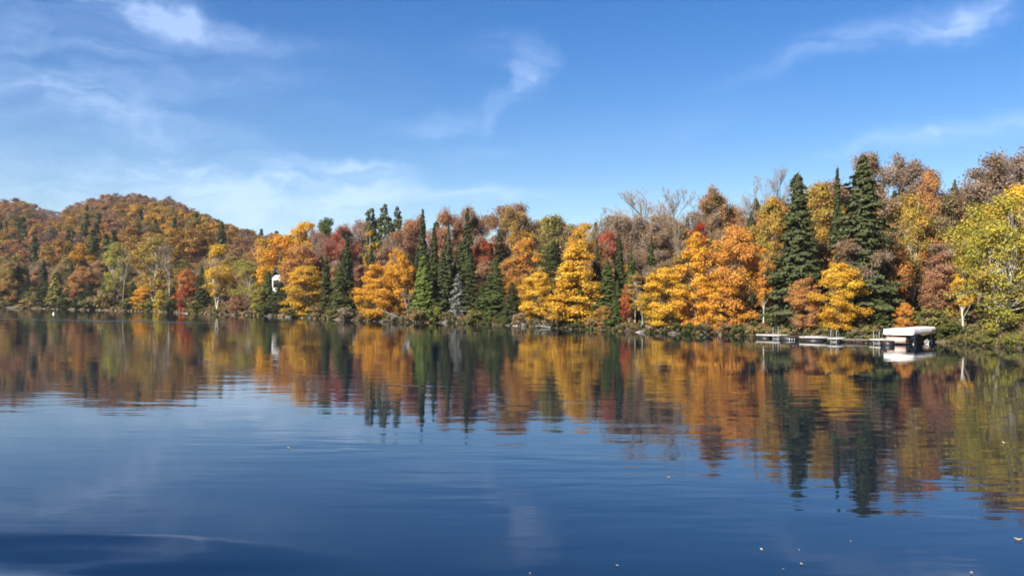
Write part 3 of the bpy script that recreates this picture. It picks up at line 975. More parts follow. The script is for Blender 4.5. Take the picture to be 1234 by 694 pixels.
LOOK = {('olive', 'brown'): 'olive brown', ('brown', 'russet'): 'brown', ('dark', 'fir'): 'dark evergreen', ('greybrown', 'brown'): 'grey brown twiggy', ('moss', 'olive'): 'moss green',
        ('russet', 'mauve'): 'rust coloured', ('ochre', 'brown'): 'dull amber', ('mauve', 'greybrown'): 'pinkish grey twiggy', ('russet', 'brown'): 'russet', ('mauve', 'russet'): 'pinkish brown',
        ('fir', 'dark'): 'dark green evergreen', ('brown', 'ochre'): 'brown amber', ('moss', 'brown'): 'drab green', ('russet', 'deep'): 'brick red', ('brown', 'greybrown'): 'faded brown'}
rf = random.Random(41)
used = set()
for row, (s0, hf) in enumerate(((19, .52), (31, .66), (44, .82), (60, .93))):
    px = -40 + row * 14
    while px < 1300:
        if 20 < px < 320 and row >= 3 or 312 < px < 350 and row == 0:
            px += 34
            continue
        kind, c1, c2 = rf.choice(zone_mix(px))
        s = (s0 + rf.uniform(-5, 5)) * (.6 if px > 690 else .85)
        x, y, z = world_at(px, s)
        full = height_at(float(SKYLINE(px)), y) - z
        H = max(full * hf * rf.uniform(.85, 1.1), 6.5)
        W = (H * rf.uniform(.55, .75)) if kind not in ('spire', 'spruce') else H * rf.uniform(.26, .4)
        plant(kind, (x, y, z - .1), H, W, c1, c2, beside(px, used, LOOK[(c1, c2)] + (' tree in the wood behind', ' tree deeper in the wood behind', ' tree high in the wood behind', ' tree far back near the skyline behind')[row]), 'trees filling the wood behind the shore')
        px += rf.uniform(28, 40) if row < 3 else rf.uniform(24, 32)

def sight(px, py, tall):
    """distance at which something `tall` metres high on the hillside tops out at that point"""
    ys = np.arange(float(shore_y(px)) + 20, 640, 2.0)
    d = ground_z(px, ys - shore_y(px)) + tall - height_at(py, ys)
    return float(ys[np.argmax(d > 0)])


HOUSE_Y, CABIN_Y = sight(65, 267, 8.0), sight(62, 301, 6.5)
# ------------------------------------------------------------------ far hill: the nearer crowns one by one, the rest as one mass
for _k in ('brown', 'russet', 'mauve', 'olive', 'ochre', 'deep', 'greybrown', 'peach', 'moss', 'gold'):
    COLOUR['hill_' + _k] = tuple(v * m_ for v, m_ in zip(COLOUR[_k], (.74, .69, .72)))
HILL_COLS = [('brown', 'russet', 'brown'), ('russet', 'deep', 'rust red'), ('mauve', 'brown', 'dusky mauve'), ('olive', 'ochre', 'olive gold'), ('ochre', 'gold', 'golden'), ('deep', 'russet', 'burnt orange'),
             ('greybrown', 'brown', 'grey brown'), ('peach', 'ochre', 'tan orange'), ('moss', 'olive', 'moss green'), ('olive', 'moss', 'olive green')]
hill = []
rh = random.Random(8)
y = 330.0
while y < 700:
    dx = 8.5 if y < 520 else 8.0
    t = -1.15
    while t < -.235:
        px = CX + t * F_PX
        ys = float(shore_y(px))
        s = y + rh.uniform(-4, 4) - ys
        p = px + rh.uniform(-3.5, 3.5)
        if s > (34 if p > -25 else 5) and not (55 < p < 74 and HOUSE_Y - 90 < y < HOUSE_Y + 8) and not (53 < p < 70 and CABIN_Y - 50 < y < CABIN_Y + 6) and (RIDGE(p) < 325) and not (30 < p < 92 and ys + s > 560 and rh.random() < .35):
            hill.append((p, s, ys + s))
        t += dx / y * rh.uniform(.9, 1.1)
    y += 11.5 if y < 500 else 13.0
SINGLES = 150
hill.sort(key=lambda h: (h[0] < -15, h[2]))
stuff_trees = []
for k, (p, s, yy) in enumerate(hill):
    x, y, z = world_at(p, s)
    r = random.Random(k * 31 + 7)
    patch = math.sin(x * .045 + 1) * math.sin(y * .03 + x * .02) + r.gauss(0, .45)
    if r.random() < (.09 if yy < 530 else 0) or (p < 30 and 380 < yy < 480 and r.random() < .5):
        kind, c1, c2, look = 'far_spruce', 'dark', 'fir', 'dark evergreen'
        H, W = r.uniform(13, 19), r.uniform(5, 7)
    else:
        bank = [3, 4, 9, 8, 3, 7, 4, 3] if patch > .4 else ([0, 1, 2, 3, 0, 6, 7] if patch < -.3 else [0, 7, 3, 6, 1, 4, 9])
        if yy > 545:
            bank = [0, 1, 2, 6, 0, 7, 0, 6, 3]
        c1, c2, look = HILL_COLS[r.choice(bank)]
        kind = 'far_russet' if look in ('grey brown', 'dusky mauve') or r.random() < .2 else 'far_tree'
        H, W = r.uniform(11.5, 16.5), r.uniform(7.5, 11.5)
    if kind != 'far_spruce':
        c1, c2 = 'hill_' + c1, 'hill_' + c2
    if k < SINGLES and p > -15:
        lvl = 'low' if yy < 390 else ('halfway up' if yy < 470 else 'high')
        plant(kind, (x, y, z - .3), H, W, c1, c2, beside(p, used, '%s crown %s on the far hill above' % (look, lvl)), 'trees on the far hill')
    else:
        stuff_trees.append((kind, x, y, z - .3, H, W, c1, c2, r.uniform(0, 6.28), r.random()))


def massed_mat():
    m = foliage_mat('massed_leaves', .40, .018, .45)
    N = m.node_tree
    mixn = [q for q in N.nodes if q.type == 'MIX'][0]
    at = N.nodes.new('ShaderNodeAttribute')
    at.attribute_type, at.attribute_name = 'GEOMETRY', 'treecol'
    hs = [q for q in N.nodes if q.type == 'HUE_SAT'][0]
    N.links.new(at.outputs['Color'], hs.inputs['Color'])
    N.nodes.remove(mixn)
    return m


M['massed'] = massed_mat()


def colour_attr(me, cols):
    a = me.attributes.new('treecol', 'FLOAT_COLOR', 'FACE')
    a.data.foreach_set('color', np.concatenate([cols, np.ones((len(cols), 1))], axis=1).astype(np.float32).ravel())


def massed_trees():
    cache = {}

    def arrays(me):
        if me.name not in cache:
            co = np.empty(len(me.vertices) * 3, np.float32)
            me.vertices.foreach_get('co', co)
            lv, cv = np.empty(len(me.polygons), np.float32), np.empty(len(me.polygons), np.float32)
            me.attributes['leafvar'].data.foreach_get('value', lv)
            me.attributes['clumpvar'].data.foreach_get('value', cv)
            cache[me.name] = (co.reshape(-1, 4, 3), lv, cv)
        return cache[me.name]
    mb, cols = MB(), []
    for i, (kind, x, y, z, H, W, c1, c2, rz, q) in enumerate(stuff_trees):
        H0, W0, vs = PROTO[kind]
        co, lv, cv = arrays(vs[i % len(vs)][1])
        c, s = math.cos(rz), math.sin(rz)
        k = W / W0
        P = np.stack([(co[..., 0] * c - co[..., 1] * s) * k + x, (co[..., 0] * s + co[..., 1] * c) * k + y, co[..., 2] * H / H0 + z], axis=2)
        mb.quads(P, lv, cv)
        f = np.clip((cv * .75 + lv * .25 - .3) / .48, 0, 1)[:, None]
        cols.append(np.array(COLOUR[c1]) * (1 - f) + np.array(COLOUR[c2]) * f)
    me = mb.mesh('hillside_woods', M['massed'], attrs=True)
    colour_attr(me, np.concatenate(cols))
    tag(link('hillside_woods', me), 'russet and brown autumn woods massed over the top of the far hill', 'woods', kind='stuff')


massed_trees()


# ------------------------------------------------------------------ undergrowth and shore grass
def undergrowth():
    rng = np.random.default_rng(77)
    mb, cols = MB(), []
    pal = np.array([COLOUR[k] for k in ('moss', 'olive', 'brown', 'green', 'russet', 'dark', 'greybrown', 'ochre')])
    for band, (n, s0, s1, hmax) in enumerate(((3200, -.5, 1.6, .5), (2400, 1.2, 7, 1.0), (2200, 6, 36, 2.0))):
        px = rng.uniform(-60, 1330, n)
        px = np.where(rng.random(n) < .35, rng.uniform(500, 1330, n), px)
        s = rng.uniform(s0, s1, n)
        for p, ss in zip(px, s):
            if 1066 < p < 1140 and ss < 3.5:
                continue
            x, y, z = world_at(p, ss)
            hh = hmax * rng.uniform(.35, 1) * (.6 + .4 * math.sin(p * .21) * math.sin(p * .083 + 1))
            if p > 1128 and ss < 4:
                hh *= .45
            w = hh * rng.uniform(.8, 1.5)
            k = rng.integers(26, 52)
            d = unit(rng.normal(size=(k, 3)))
            d[:, 2] = np.abs(d[:, 2])
            C = np.array([x, y, z]) + d * np.array([w * .6, w * .6, hh]) * (rng.random((k, 1)) ** .4)
            mb.quads(cards(rng, C, d + rng.normal(0, .6, (k, 3)), .20 + .06 * band), rng.random(k), np.full(k, rng.random()))
            cc = pal[rng.choice(8, p=[.14, .04, .20, .18, .02, .36, .06, .0] if band == 0 else [.20, .08, .20, .17, .03, .22, .09, .01])] * (.75 if band == 0 else .9)  # front band coloured darker to paint in the shade under overhanging crowns
            cols.append(np.repeat(cc[None], k, 0))
    me = mb.mesh('undergrowth', M['massed'], attrs=True)
    colour_attr(me, np.concatenate(cols))
    tag(link('undergrowth', me), 'tangled brown and green undergrowth beneath the trees along the shore', 'undergrowth', kind='stuff')
    # grass on the low bank at the right
    g, cols = MB(), []
    n = 9000
    px = rng.uniform(1128, 1330, n)
    ss = rng.uniform(.1, 5.5, n) ** 1.0
    Y = shore_y(px) + ss
    X = (px - CX) / F_PX * Y
    Z = ground_z(px, ss)
    h = rng.uniform(.12, .5, n) * (.6 + .6 * np.sin(px * .11) ** 2)
    a = rng.uniform(0, 6.28, n)
    lean = rng.normal(0, .35, (n, 2)) * h[:, None]
    wv = np.stack([np.cos(a), np.sin(a), np.zeros(n)], 1) * .035
    B = np.stack([X, Y, Z - .03], 1)
    T = B + np.stack([lean[:, 0], lean[:, 1], h], 1)
    Mid = (B + T) / 2 + np.stack([-lean[:, 0] * .2, -lean[:, 1] * .2, h * .05], 1)
    g.quads(np.stack([B, Mid + wv, T, Mid - wv], 1), rng.random(n), rng.random(n))
    me = g.mesh('shore_grass', M['massed'], attrs=True)
    pal = np.array([COLOUR['moss'], COLOUR['olive'], COLOUR['tan'], COLOUR['green']])
    colour_attr(me, pal[rng.choice(4, n, p=[.4, .3, .15, .15])])
    tag(link('shore_grass', me), 'short green and straw coloured grass on the low right bank', 'grass', kind='stuff')


undergrowth()

# ------------------------------------------------------------------ shore bushes
SHRUBS = [(6, 'moss', 'brown'), (34, 'tan', 'olive'), (79, 'dark', 'moss'), (112, 'moss', 'brown'), (155, 'green', 'moss'), (180, 'moss', 'ygreen'), (208, 'dark', 'moss'), (236, 'moss', 'olive'),
          (275, 'moss', 'brown'), (322, 'dark', 'moss'), (358, 'moss', 'green'), (384, 'brown', 'moss'), (401, 'moss', 'olive'), (418, 'greybrown', 'moss'), (438, 'brown', 'dark'), (473, 'greybrown', 'moss'), (500, 'tan', 'moss'),
          (522, 'green', 'ygreen'), (537, 'brown', 'moss'), (572, 'moss', 'olive'), (588, 'green', 'moss'), (606, 'moss', 'green'), (628, 'tan', 'greybrown'), (646, 'moss', 'brown'), (668, 'greybrown', 'tan'),
          (698, 'moss', 'dark'), (714, 'tan', 'brown'), (737, 'green', 'moss'), (752, 'moss', 'brown'), (765, 'brown', 'moss'), (788, 'dark', 'brown'), (815, 'moss', 'brown'), (832, 'moss', 'green'),
          (850, 'dark', 'brown'), (871, 'brown', 'russet'), (893, 'green', 'moss'), (908, 'tan', 'olive'), (925, 'moss', 'tan'), (946, 'olive', 'tan'), (990, 'moss', 'brown'), (1030, 'moss', 'greybrown'),
          (1050, 'moss', 'olive'), (1108, 'moss', 'green'), (1135, 'green', 'moss'), (1176, 'moss', 'olive'), (1192, 'ygreen', 'moss'), (1218, 'moss', 'ygreen')]
NAMED = {'moss': 'mossy green', 'tan': 'straw coloured', 'dark': 'dark green', 'brown': 'brown', 'green': 'green', 'russet': 'rusty', 'mauve': 'dull pink', 'greybrown': 'grey brown', 'olive': 'olive', 'ygreen': 'yellow green'}
rs = random.Random(3)
for px, c1, c2 in SHRUBS:
    s = rs.uniform(-.1, .8)
    x, y, z = world_at(px, s)
    w = rs.uniform(15, 26) / F_PX * y
    plant('shrub', (x, y, z - .12), w * rs.uniform(.55, .85), w, c1, c2, beside(px, used, NAMED[c1] + ' bush at the water before'), 'bushes along the waterline', 'bush', part_names=('stem', 'foliage'))

# ------------------------------------------------------------------ boulders
ROCKS = [(283, 1.2), (327, 1.5), (351, 1.1), (374, .8), (462, .8), (500, .8), (537, 1.2), (612, .8), (632, 1.1), (690, .6), (776, .9), (782, .6), (811, .8), (846, .5), (868, .5), (1037, .5)]


def rock_mesh(seed):
    rng = np.random.default_rng(seed)
    mb = MB()
    nu, nv = 14, 9
    V = []
    ph = rng.uniform(0, 6.28, 6)
    for j in range(nv + 1):
        th = math.pi * j / nv
        for i in range(nu):
            a = 2 * math.pi * i / nu
            d = np.array([math.sin(th) * math.cos(a), math.sin(th) * math.sin(a), math.cos(th)])
            r = 1 + .16 * math.sin(3 * d[0] + ph[0]) + .14 * math.sin(4 * d[1] + ph[1] + 2 * d[2]) + .08 * math.sin(7 * d[2] + ph[2] + 3 * d[0]) + rng.normal(0, .025) * math.sin(th)
            V.append(d * r * (.5, .42, .34))
    Fq = [(j * nu + i, (j + 1) * nu + i, (j + 1) * nu + (i + 1) % nu, j * nu + (i + 1) % nu) for j in range(nv) for i in range(nu)]
    mb.grid(V, Fq)
    return mb.mesh('boulder', M['rock'], True)


rocks = [rock_mesh(300 + i) for i in range(5)]
for i, (px, w) in enumerate(ROCKS):
    x, y, z = world_at(px, rs.uniform(-.5, .1))
    o = link('boulder', rocks[i % 5])
    o.location = (x, y, rs.uniform(-.12, .06))
    o.rotation_euler = (rs.gauss(0, .15), rs.gauss(0, .15), rs.uniform(0, 6.28))
    o.scale = (w * 1.1, w, w * rs.uniform(.8, 1.2))
    tag(o, beside(px, used, ('big' if w > 1.1 else 'small' if w < .8 else 'grey') + ' boulder at the waterline below'), 'boulder', 'boulders along the waterline')


# ------------------------------------------------------------------ houses
def house(name, loc, rz, w, d, wall_h, ridge_h, wall, roof, label, cols=2, rows=2, trim='white', chimney=False, over=.35):
    """gable front faces -y"""
    root = tag(empty(name, loc, rz), label, 'house')
    wl = MB()
    hw, hd = w / 2, d / 2
    v = [(-hw, -hd, -2), (hw, -hd, -2), (hw, -hd, wall_h), (0, -hd, ridge_h), (-hw, -hd, wall_h), (-hw, hd, -2), (hw, hd, -2), (hw, hd, wall_h), (0, hd, ridge_h), (-hw, hd, wall_h)]
    wl.grid(v, [(0, 1, 2, 4), (4, 2, 3, 3), (6, 5, 9, 7), (7, 9, 8, 8), (1, 6, 7, 2), (5, 0, 4, 9)])
    part('wall', wl, wall, root)
    r = MB()
    sl = (ridge_h - wall_h) / hw
    for sg in (-1, 1):
        e = hw + over
        ze = wall_h - over * sl
        a, b = (sg * e, ze), (0, ridge_h)
        th = .16
        q = [(a[0], -hd - over, a[1] + .02), (a[0], hd + over, a[1] + .02), (b[0], hd + over, b[1] + .02), (b[0], -hd - over, b[1] + .02)]
        top = [(x, y, z + th) for x, y, z in q]
        r.grid(q + top, [(0, 1, 2, 3), (7, 6, 5, 4), (0, 3, 7, 4), (1, 0, 4, 5), (2, 1, 5, 6), (3, 2, 6, 7)])
    rf_ = part('roof', r, roof, root)
    if chimney:
        c = MB()
        c.box(hw * .3, -.4, ridge_h - 1.2, hw * .3 + .6, .3, ridge_h + .9)
        part('chimney', c, 'rock', rf_)
    for i in range(cols):
        for j in range(rows):
            cx = (i - (cols - 1) / 2) * w / cols * .9
            cz = 1.0 + j * 2.7 + .7
            fr = MB()
            ww, hh = .5, .7
            yy = -hd - .05
            fr.box(cx - ww - .1, yy, cz + hh, cx + ww + .1, yy + .047, cz + hh + .1)
            fr.box(cx - ww - .1, yy, cz - hh - .1, cx + ww + .1, yy + .047, cz - hh)
            fr.box(cx - ww - .1, yy, cz - hh, cx - ww, yy + .047, cz + hh)
            fr.box(cx + ww, yy, cz - hh, cx + ww + .1, yy + .047, cz + hh)
            fr.box(cx - .025, yy + .01, cz - hh, cx + .025, yy + .045, cz + hh)
            f = part('window', fr, trim, root)
            gp = MB()
            gp.box(cx - ww, yy + .015, cz - hh, cx - .03, yy + .04, cz + hh)
            gp.box(cx + .03, yy + .015, cz - hh, cx + ww, yy + .04, cz + hh)
            part('pane', gp, 'glass', f)
    return root


x, y, z = world_at(337, 17)
house('cottage', (x, y, z), math.radians(4), 3.9, 8, height_at(level(333, 338), y) - z, height_at(level(333, 328), y) - z, 'white', 'dark_roof',
      'tall narrow white house showing between the shore trees', 1, 3, 'dark_wall')
y = HOUSE_Y
x = (65 - CX) / F_PX * y
z = float(ground_z(65, y - shore_y(65)))
house('hill_house', (x, y, z), math.radians(62), 8, 10, 4.4, 7.2, 'grey_wall', 'grey_roof', 'blue grey house with a pitched roof high on the far hill', 2, 1, 'white', True)
y = CABIN_Y
x = (62 - CX) / F_PX * y
z = float(ground_z(62, y - shore_y(62)))
house('cabin', (x, y, z), math.radians(24), 5, 6, 3.4, 6.0, 'dark_wall', 'white', 'dark cabin with a white roof edge low on the far hill', 2, 2, 'white')


# ------------------------------------------------------------------ docks on the right shore
def at_px(px, y):
    return (px - CX) / F_PX * y


def dock(px0, py0, px1, py1, depth, label, ladder=None, name='floating_dock', edge=True, thick=.12):
    """a straight floating section whose front edge runs between two points of the water"""
    py0, py1 = level(px0, py0), level(px1, py1)
    y0, y1 = CAM_H * F_PX / (py0 - HORIZON), CAM_H * F_PX / (py1 - HORIZON)
    a, b = Vector((at_px(px0, y0), y0, 0)), Vector((at_px(px1, y1), y1, 0))
    L = (b - a).length
    root = tag(empty(name, a, math.atan2(b.y - a.y, b.x - a.x)), label, 'dock', 'floating docks along the right shore')
    fl = MB()
    n = max(1, int(L / 1.3))
    for i in range(n):
        fl.box(L * (i + .12) / n, .12, -.25, L * (i + .88) / n, depth - .12, .17)
    part('float', fl, 'float', root)
    dk = MB()
    k = max(2, int(L / .16))
    for i in range(k):
        dk.box(L * i / k + .008, .055, .30 + .004 * (i % 3), L * (i + 1) / k - .008, depth - .055, .34 + .004 * (i % 3))
    part('deck', dk, 'deck', root)
    e = MB()
    for q in ((0, 0, L, .05), (0, depth - .05, L, depth), (0, .051, .05, depth - .051), (L - .05, .051, L, depth - .051)):
        e.box(q[0], q[1], .36 - thick, q[2], q[3], .37)
    part('edge_board', e, 'dock_edge' if edge else 'dark_wall', root)
    if ladder is not None:
        ld = MB()
        u = L * ladder
        for dx in (0, .48):
            ld.tube([(u + dx, -.06, -.5), (u + dx, -.06, .95), (u + dx, .08, 1.10), (u + dx, .5, 1.08), (u + dx, .55, .35)], [.017] * 5, 6)
        for zz in (-.2, .06):
            ld.tube([(u, -.06, zz), (u + .48, -.06, zz)], [.02, .02], 6)
        part('ladder', ld, 'metal', root)
    return root


dock(911, 407.5, 945, 408.6, 1.6, 'thin white edged dock section at the left end, with ladder rails', .62)
dock(963, 410.3, 995, 411.2, 1.7, 'longest white edged dock section, below the golden layered maple')
dock(997, 412.0, 1012, 412.5, 1.9, 'short white edged dock section with upright rails', .3)
dock(1047, 413.4, 1067, 414.2, 2.0, 'white edged dock section nearest the boat lift, with posts', .3)


def dark_raft():
    y0 = CAM_H * F_PX / (level(950, 410.2) - HORIZON)
    a = Vector((at_px(945.5, y0), y0, 0))
    root = tag(empty('swim_raft', a, -.04), 'black floating raft moored between two white edged docks', 'raft')
    L, d = 16.5 / F_PX * y0, 1.6
    b = MB()
    b.box(0, 0, -.2, L, d, .34)
    part('float', b, 'float', root)
    t = MB()
    for i in range(8):
        t.box(L * i / 8 + .01, -.03, .345, L * (i + 1) / 8 - .01, d + .03, .385)
    part('deck', t, 'dark_wall', root)
    for i in range(3):
        c = MB()
        u = L * (.35 + .17 * i)
        c.tube([(u, -.002, .2), (u, -.10, .12), (u, -.10, .02), (u, -.002, -.04)], [.03] * 4, 6)
        part('fender', c, 'pontoon', root)


dark_raft()


def gangway():
    y0, y1 = CAM_H * F_PX / (level(1013, 412.3) - HORIZON), CAM_H * F_PX / (level(1046, 413.2) - HORIZON)
    a, b = Vector((at_px(1013.5, y0), y0, .12)), Vector((at_px(1046, y1), y1, .12))
    L = (b - a).length
    root = tag(empty('gangway', a, math.atan2(b.y - a.y, b.x - a.x)), 'low weathered grey gangway linking two docks', 'gangway')
    d = MB()
    for i in range(18):
        d.box(L * i / 18 + .01, 0, .12, L * (i + 1) / 18 - .01, .9, .16)
    part('deck', d, 'deck', root)
    for yy in (.08, .74):
        r = MB()
        r.box(0, yy, -.02, L, yy + .08, .115)
        part('beam', r, 'dark_wall', root)
    for u in (.03, .5, .97):
        p = MB()
        p.tube([(L * u, .45, -1.2), (L * u, .45, .11)], [.05, .05], 8)
        part('pile', p, 'dark_bark', root)


gangway()


def dark_float():
    y0 = CAM_H * F_PX / (level(1070, 416.3) - HORIZON)
    a = Vector((at_px(1067.6, y0), y0, 0))
    root = tag(empty('float_box', a, -.02), 'small black float box against the left foot of the boat lift', 'float')
    L = 10.5 / F_PX * y0
    b = MB()
    b.box(0, 0, -.2, L, 1.1, .33)
    part('body', b, 'float', root)
    t = MB()
    t.box(-.02, -.02, .335, L + .02, 1.12, .375)
    part('lid', t, 'dark_wall', root)


dark_float()


# ------------------------------------------------------------------ boat lift with its white canopy, pontoon boat inside
LIFT_Y = 71.5
LIFT = Vector((at_px(1099, LIFT_Y), LIFT_Y, 0))     # the near corner of the canopy
LIFT_RZ = math.radians(51)                           # the long side runs back to the right from the corner


def boat_lift():
    # local axes: x along the long side away from the corner, y along the short end to the left
    k = F_PX / LIFT_Y
    root = tag(empty('boat_lift', LIFT, LIFT_RZ), 'boat lift with a bright white canopy over a moored boat', 'boat lift')
    Ls, Ws = 8.2, 2.2
    zb, zt = height_at(level(1099, 403.9), LIFT_Y), height_at(level(1099, 396.8), LIFT_Y)
    # canopy skin: valance walls and a low arched top
    cv = MB()
    n = 10
    rows = []
    for i in range(n + 1):
        u = i / n
        x = Ls * u
        sag = .03 * math.sin(u * math.pi * 6) ** 2
        sect = [(x, 0, zb + sag), (x, 0, zt - .03), (x, Ws * .18, zt + .02), (x, Ws * .5, zt + .05), (x, Ws * .82, zt + .02), (x, Ws, zt - .03), (x, Ws, zb + sag)]
        rows.append(sect)
    V = [p for r_ in rows for p in r_]
    m = 7
    Fq = [(i * m + j, (i + 1) * m + j, (i + 1) * m + j + 1, i * m + j + 1) for i in range(n) for j in range(m - 1)]
    for i in (0, n):
        o = i * m
        Fq += [(o, o + 1, o + 5, o + 6), (o + 1, o + 2, o + 4, o + 5), (o + 2, o + 3, o + 4, o + 4)]
    cv.grid(V, Fq)
    part('canopy', cv, 'vinyl', root)
    # frame under the canopy
    fr = MB()
    zi = zb + .05
    for yy in (.06, Ws - .06):
        fr.tube([(.05, yy, zi), (Ls - .05, yy, zi)], [.03, .03], 6)
    for u in (.05, .5, .95):
        fr.tube([(Ls * u, .06, zi), (Ls * u, Ws - .06, zi)], [.025, .025], 6)
    part('canopy_frame', fr, 'metal', root)
    for xx in (1.1, Ls - 1.6):
        for yy in (.18, Ws - .18):
            p = MB()
            p.box(xx - .05, yy - .05, -1.6, xx + .05, yy + .05, zi - .03)
            part('post', p, 'metal', root)
    for xx in (1.1, Ls - 1.6):
        c = MB()
        c.box(xx - .06, .235, -.28, xx + .06, Ws - .235, -.16)
        part('crossbeam', c, 'metal', root)
    for yy in (.5, Ws - .5):
        b = MB()
        b.box(.5, yy - .06, -.155, Ls - .5, yy + .06, -.06)
        part('bunk', b, 'deck', root)
    br = MB()
    br.tube([(1.17, .18, zi - .05), (1.9, .18, .05)], [.03, .03], 6)
    part('brace', br, 'white', root)
    w = MB()
    for i in range(16):
        a0, a1 = 2 * math.pi * i / 16, 2 * math.pi * (i + 1) / 16
        w.tube([(.9 + .30 * math.cos(a0), .08, .66 + .30 * math.sin(a0)), (.9 + .30 * math.cos(a1), .08, .66 + .30 * math.sin(a1))], [.018, .018], 5)
    part('winch_wheel', w, 'metal', root)
    return Ls, Ws, zb


def pontoon_boat(Ls, Ws):
    c, s = math.cos(LIFT_RZ), math.sin(LIFT_RZ)
    org = LIFT + Vector((c * -.16 - s * .42, s * -.16 + c * .42, 0))
    root = tag(empty('pontoon_boat', org, LIFT_RZ), 'pontoon boat with pinkish beige panels parked under the white canopy', 'boat')
    L, W = 5.6, 1.5
    for yy in (.28, W - .28):
        t = MB()
        t.tube([(.05, yy, -.06), (.2, yy, -.08), (L - .5, yy, -.08), (L, yy, .0), (L + .25, yy, .1)], [.12, .16, .16, .11, .03], 12)
        part('pontoon', t, 'pontoon', root, True)
    d = MB()
    d.box(0, 0, .085, L - .1, W, .14)
    part('deck', d, 'dark_wall', root)
    zt = .57
    for (x0, y0, x1, y1, mt) in ((.03, .03, .07, W - .03, 'beige'), (.08, .03, L - .5, .07, 'navy_and_shade'), (.08, W - .07, L - .5, W - .03, 'beige'), (L - .5, .03, L - .46, W - .03, 'beige')):  # right-hand long panel is beige too; its shade is painted in as dark colour
        p = MB()
        p.box(x0, y0, .155, x1, y1, zt)
        part('fence_panel', p, mt, root)
    r = MB()
    z = zt + .03
    r.tube([(.05, .05, z), (L - .48, .05, z), (L - .48, W - .05, z), (.05, W - .05, z), (.05, .05, z)], [.022] * 5, 6)
    part('rail', r, 'dark_wall', root)
    for x0 in (.15, 2.3):
        b = MB()
        b.box(x0, .12, .15, x0 + .55, W - .15, .40)
        b.box(x0, .12, .405, x0 + .16, W - .15, .60)
        part('seat', b, 'navy_and_shade', root)
    m = MB()
    m.box(L - .08, W / 2 - .14, .2, L + .24, W / 2 + .14, .5)
    m.box(L + .02, W / 2 - .06, -.35, L + .16, W / 2 + .06, .195)
    part('outboard_motor', m, 'navy_and_shade', root)


_L, _W, _z = boat_lift()
pontoon_boat(_L, _W)


def white_dinghy():
    y0 = 72.5
    root = tag(empty('rowing_boat', (at_px(1121, y0), y0 + .6, 0), math.radians(64)), 'small pale grey rowing boat nosed in beside the boat lift', 'boat')
    root.scale = (.42, .45, .7)
    secs = [(-1.15, .42, .34), (-.5, .52, .34), (.3, .48, .38), (.9, .26, .48), (1.25, .02, .58)]
    V = []
    for x, hw, h in secs:
        V += [(x, -hw, h), (x, -hw * .7, .02), (x, 0, -.08), (x, hw * .7, .02), (x, hw, h), (x, hw - .04 if hw > .1 else 0, h), (x, hw * .62, .08), (x, 0, .02), (x, -hw * .62, .08), (x, -hw + .04 if hw > .1 else 0, h)]
    m = 10
    Fq = [(i * m + j, (i + 1) * m + j, (i + 1) * m + (j + 1) % m, i * m + (j + 1) % m) for i in range(4) for j in range(m)]
    Fq += [(0, 1, 8, 9), (1, 2, 7, 8), (2, 3, 6, 7), (3, 4, 5, 6)]
    h = MB()
    h.grid(V, Fq)
    part('hull', h, 'pontoon', root)
    for x in (-.6, .25):
        t = MB()
        t.box(x - .12, -.43, .24, x + .12, .43, .27)
        part('seat', t, 'deck', root)


white_dinghy()

# ------------------------------------------------------------------ landing and buoy at far left, floating leaves
y0 = CAM_H * F_PX / (level(20, 371.4) - HORIZON)
lroot = tag(empty('landing', (at_px(10, y0), y0 - 1.0, 0), 0), 'pale low wooden landing at the far left shore', 'dock')
lm = MB()
for i in range(24):
    lm.box(.27 * i + .01, 0, .34, .27 * i + .26, 1.6, .42)
part('deck', lm, 'dock_edge', lroot)
lb = MB()
lb.box(0, .05, .16, 6.48, .13, .335)
lb.box(0, 1.4, .16, 6.48, 1.48, .335)
part('beam', lb, 'dark_wall', lroot)
for u in (.3, 3.2, 6.2):
    p = MB()
    p.tube([(u, .3, -1.5), (u, .3, .335)], [.07, .07], 8)
    part('pile', p, 'dark_bark', lroot)

yb = CAM_H * F_PX / (level(65, 378.2) - HORIZON)
broot = tag(empty('buoy', (at_px(65, yb), yb, 0), 0, (.6, .6, .7)), 'small round white buoy floating off the left shore', 'buoy')
bm_ = MB()
prof = [(-.35, .02), (-.3, .2), (-.1, .33), (.12, .35), (.3, .26), (.42, .12), (.46, .07), (.62, .07), (.66, .02)]
bm_.tube([(0, 0, p[0]) for p in prof], [p[1] for p in prof], 16)
part('body', bm_, 'buoy', broot, True)
br_ = MB()
for i in range(10):
    a0, a1 = 2 * math.pi * i / 10, 2 * math.pi * (i + 1) / 10
    br_.tube([(.08 * math.cos(a0), 0, .72 + .08 * math.sin(a0)), (.08 * math.cos(a1), 0, .72 + .08 * math.sin(a1))], [.018, .018], 5)
part('ring', br_, 'metal', broot)

LEAVES = [(918, 662, .085, 'yellow', 'pale curled leaf floating alone below the reflected spruce tip'), (745, 681, .06, 'tan', 'small straw coloured leaf floating near the bottom centre'),
          (963, 662, .035, 'gold', 'tiny leaf floating just right of the pale curled leaf'), (966, 679, .06, 'yellow', 'pale leaf floating between the curled leaf and the bottom edge'),
          (944, 685, .035, 'tan', 'tiny straw leaf lowest of the leaves left of the pale one'), (1170, 690, .08, 'tan', 'straw coloured leaf at the bottom right'), (1226, 650, .13, 'yellow', 'bright yellow leaf floating at the right edge'),
          (349, 540, .10, 'yellow', 'lone pale leaf on the open water at left centre'), (1025, 652, .04, 'russet', 'tiny brown leaf under the tip of the reflected spruce'), (640, 690, .03, 'gold', 'tiny gold leaf at the bottom edge'),
          (806, 575, .07, 'yellow', 'yellow fleck of a leaf on the reflected bare trees'), (1210, 534, .16, 'yellow', 'yellow leaf on the reflection of the huge birch')]
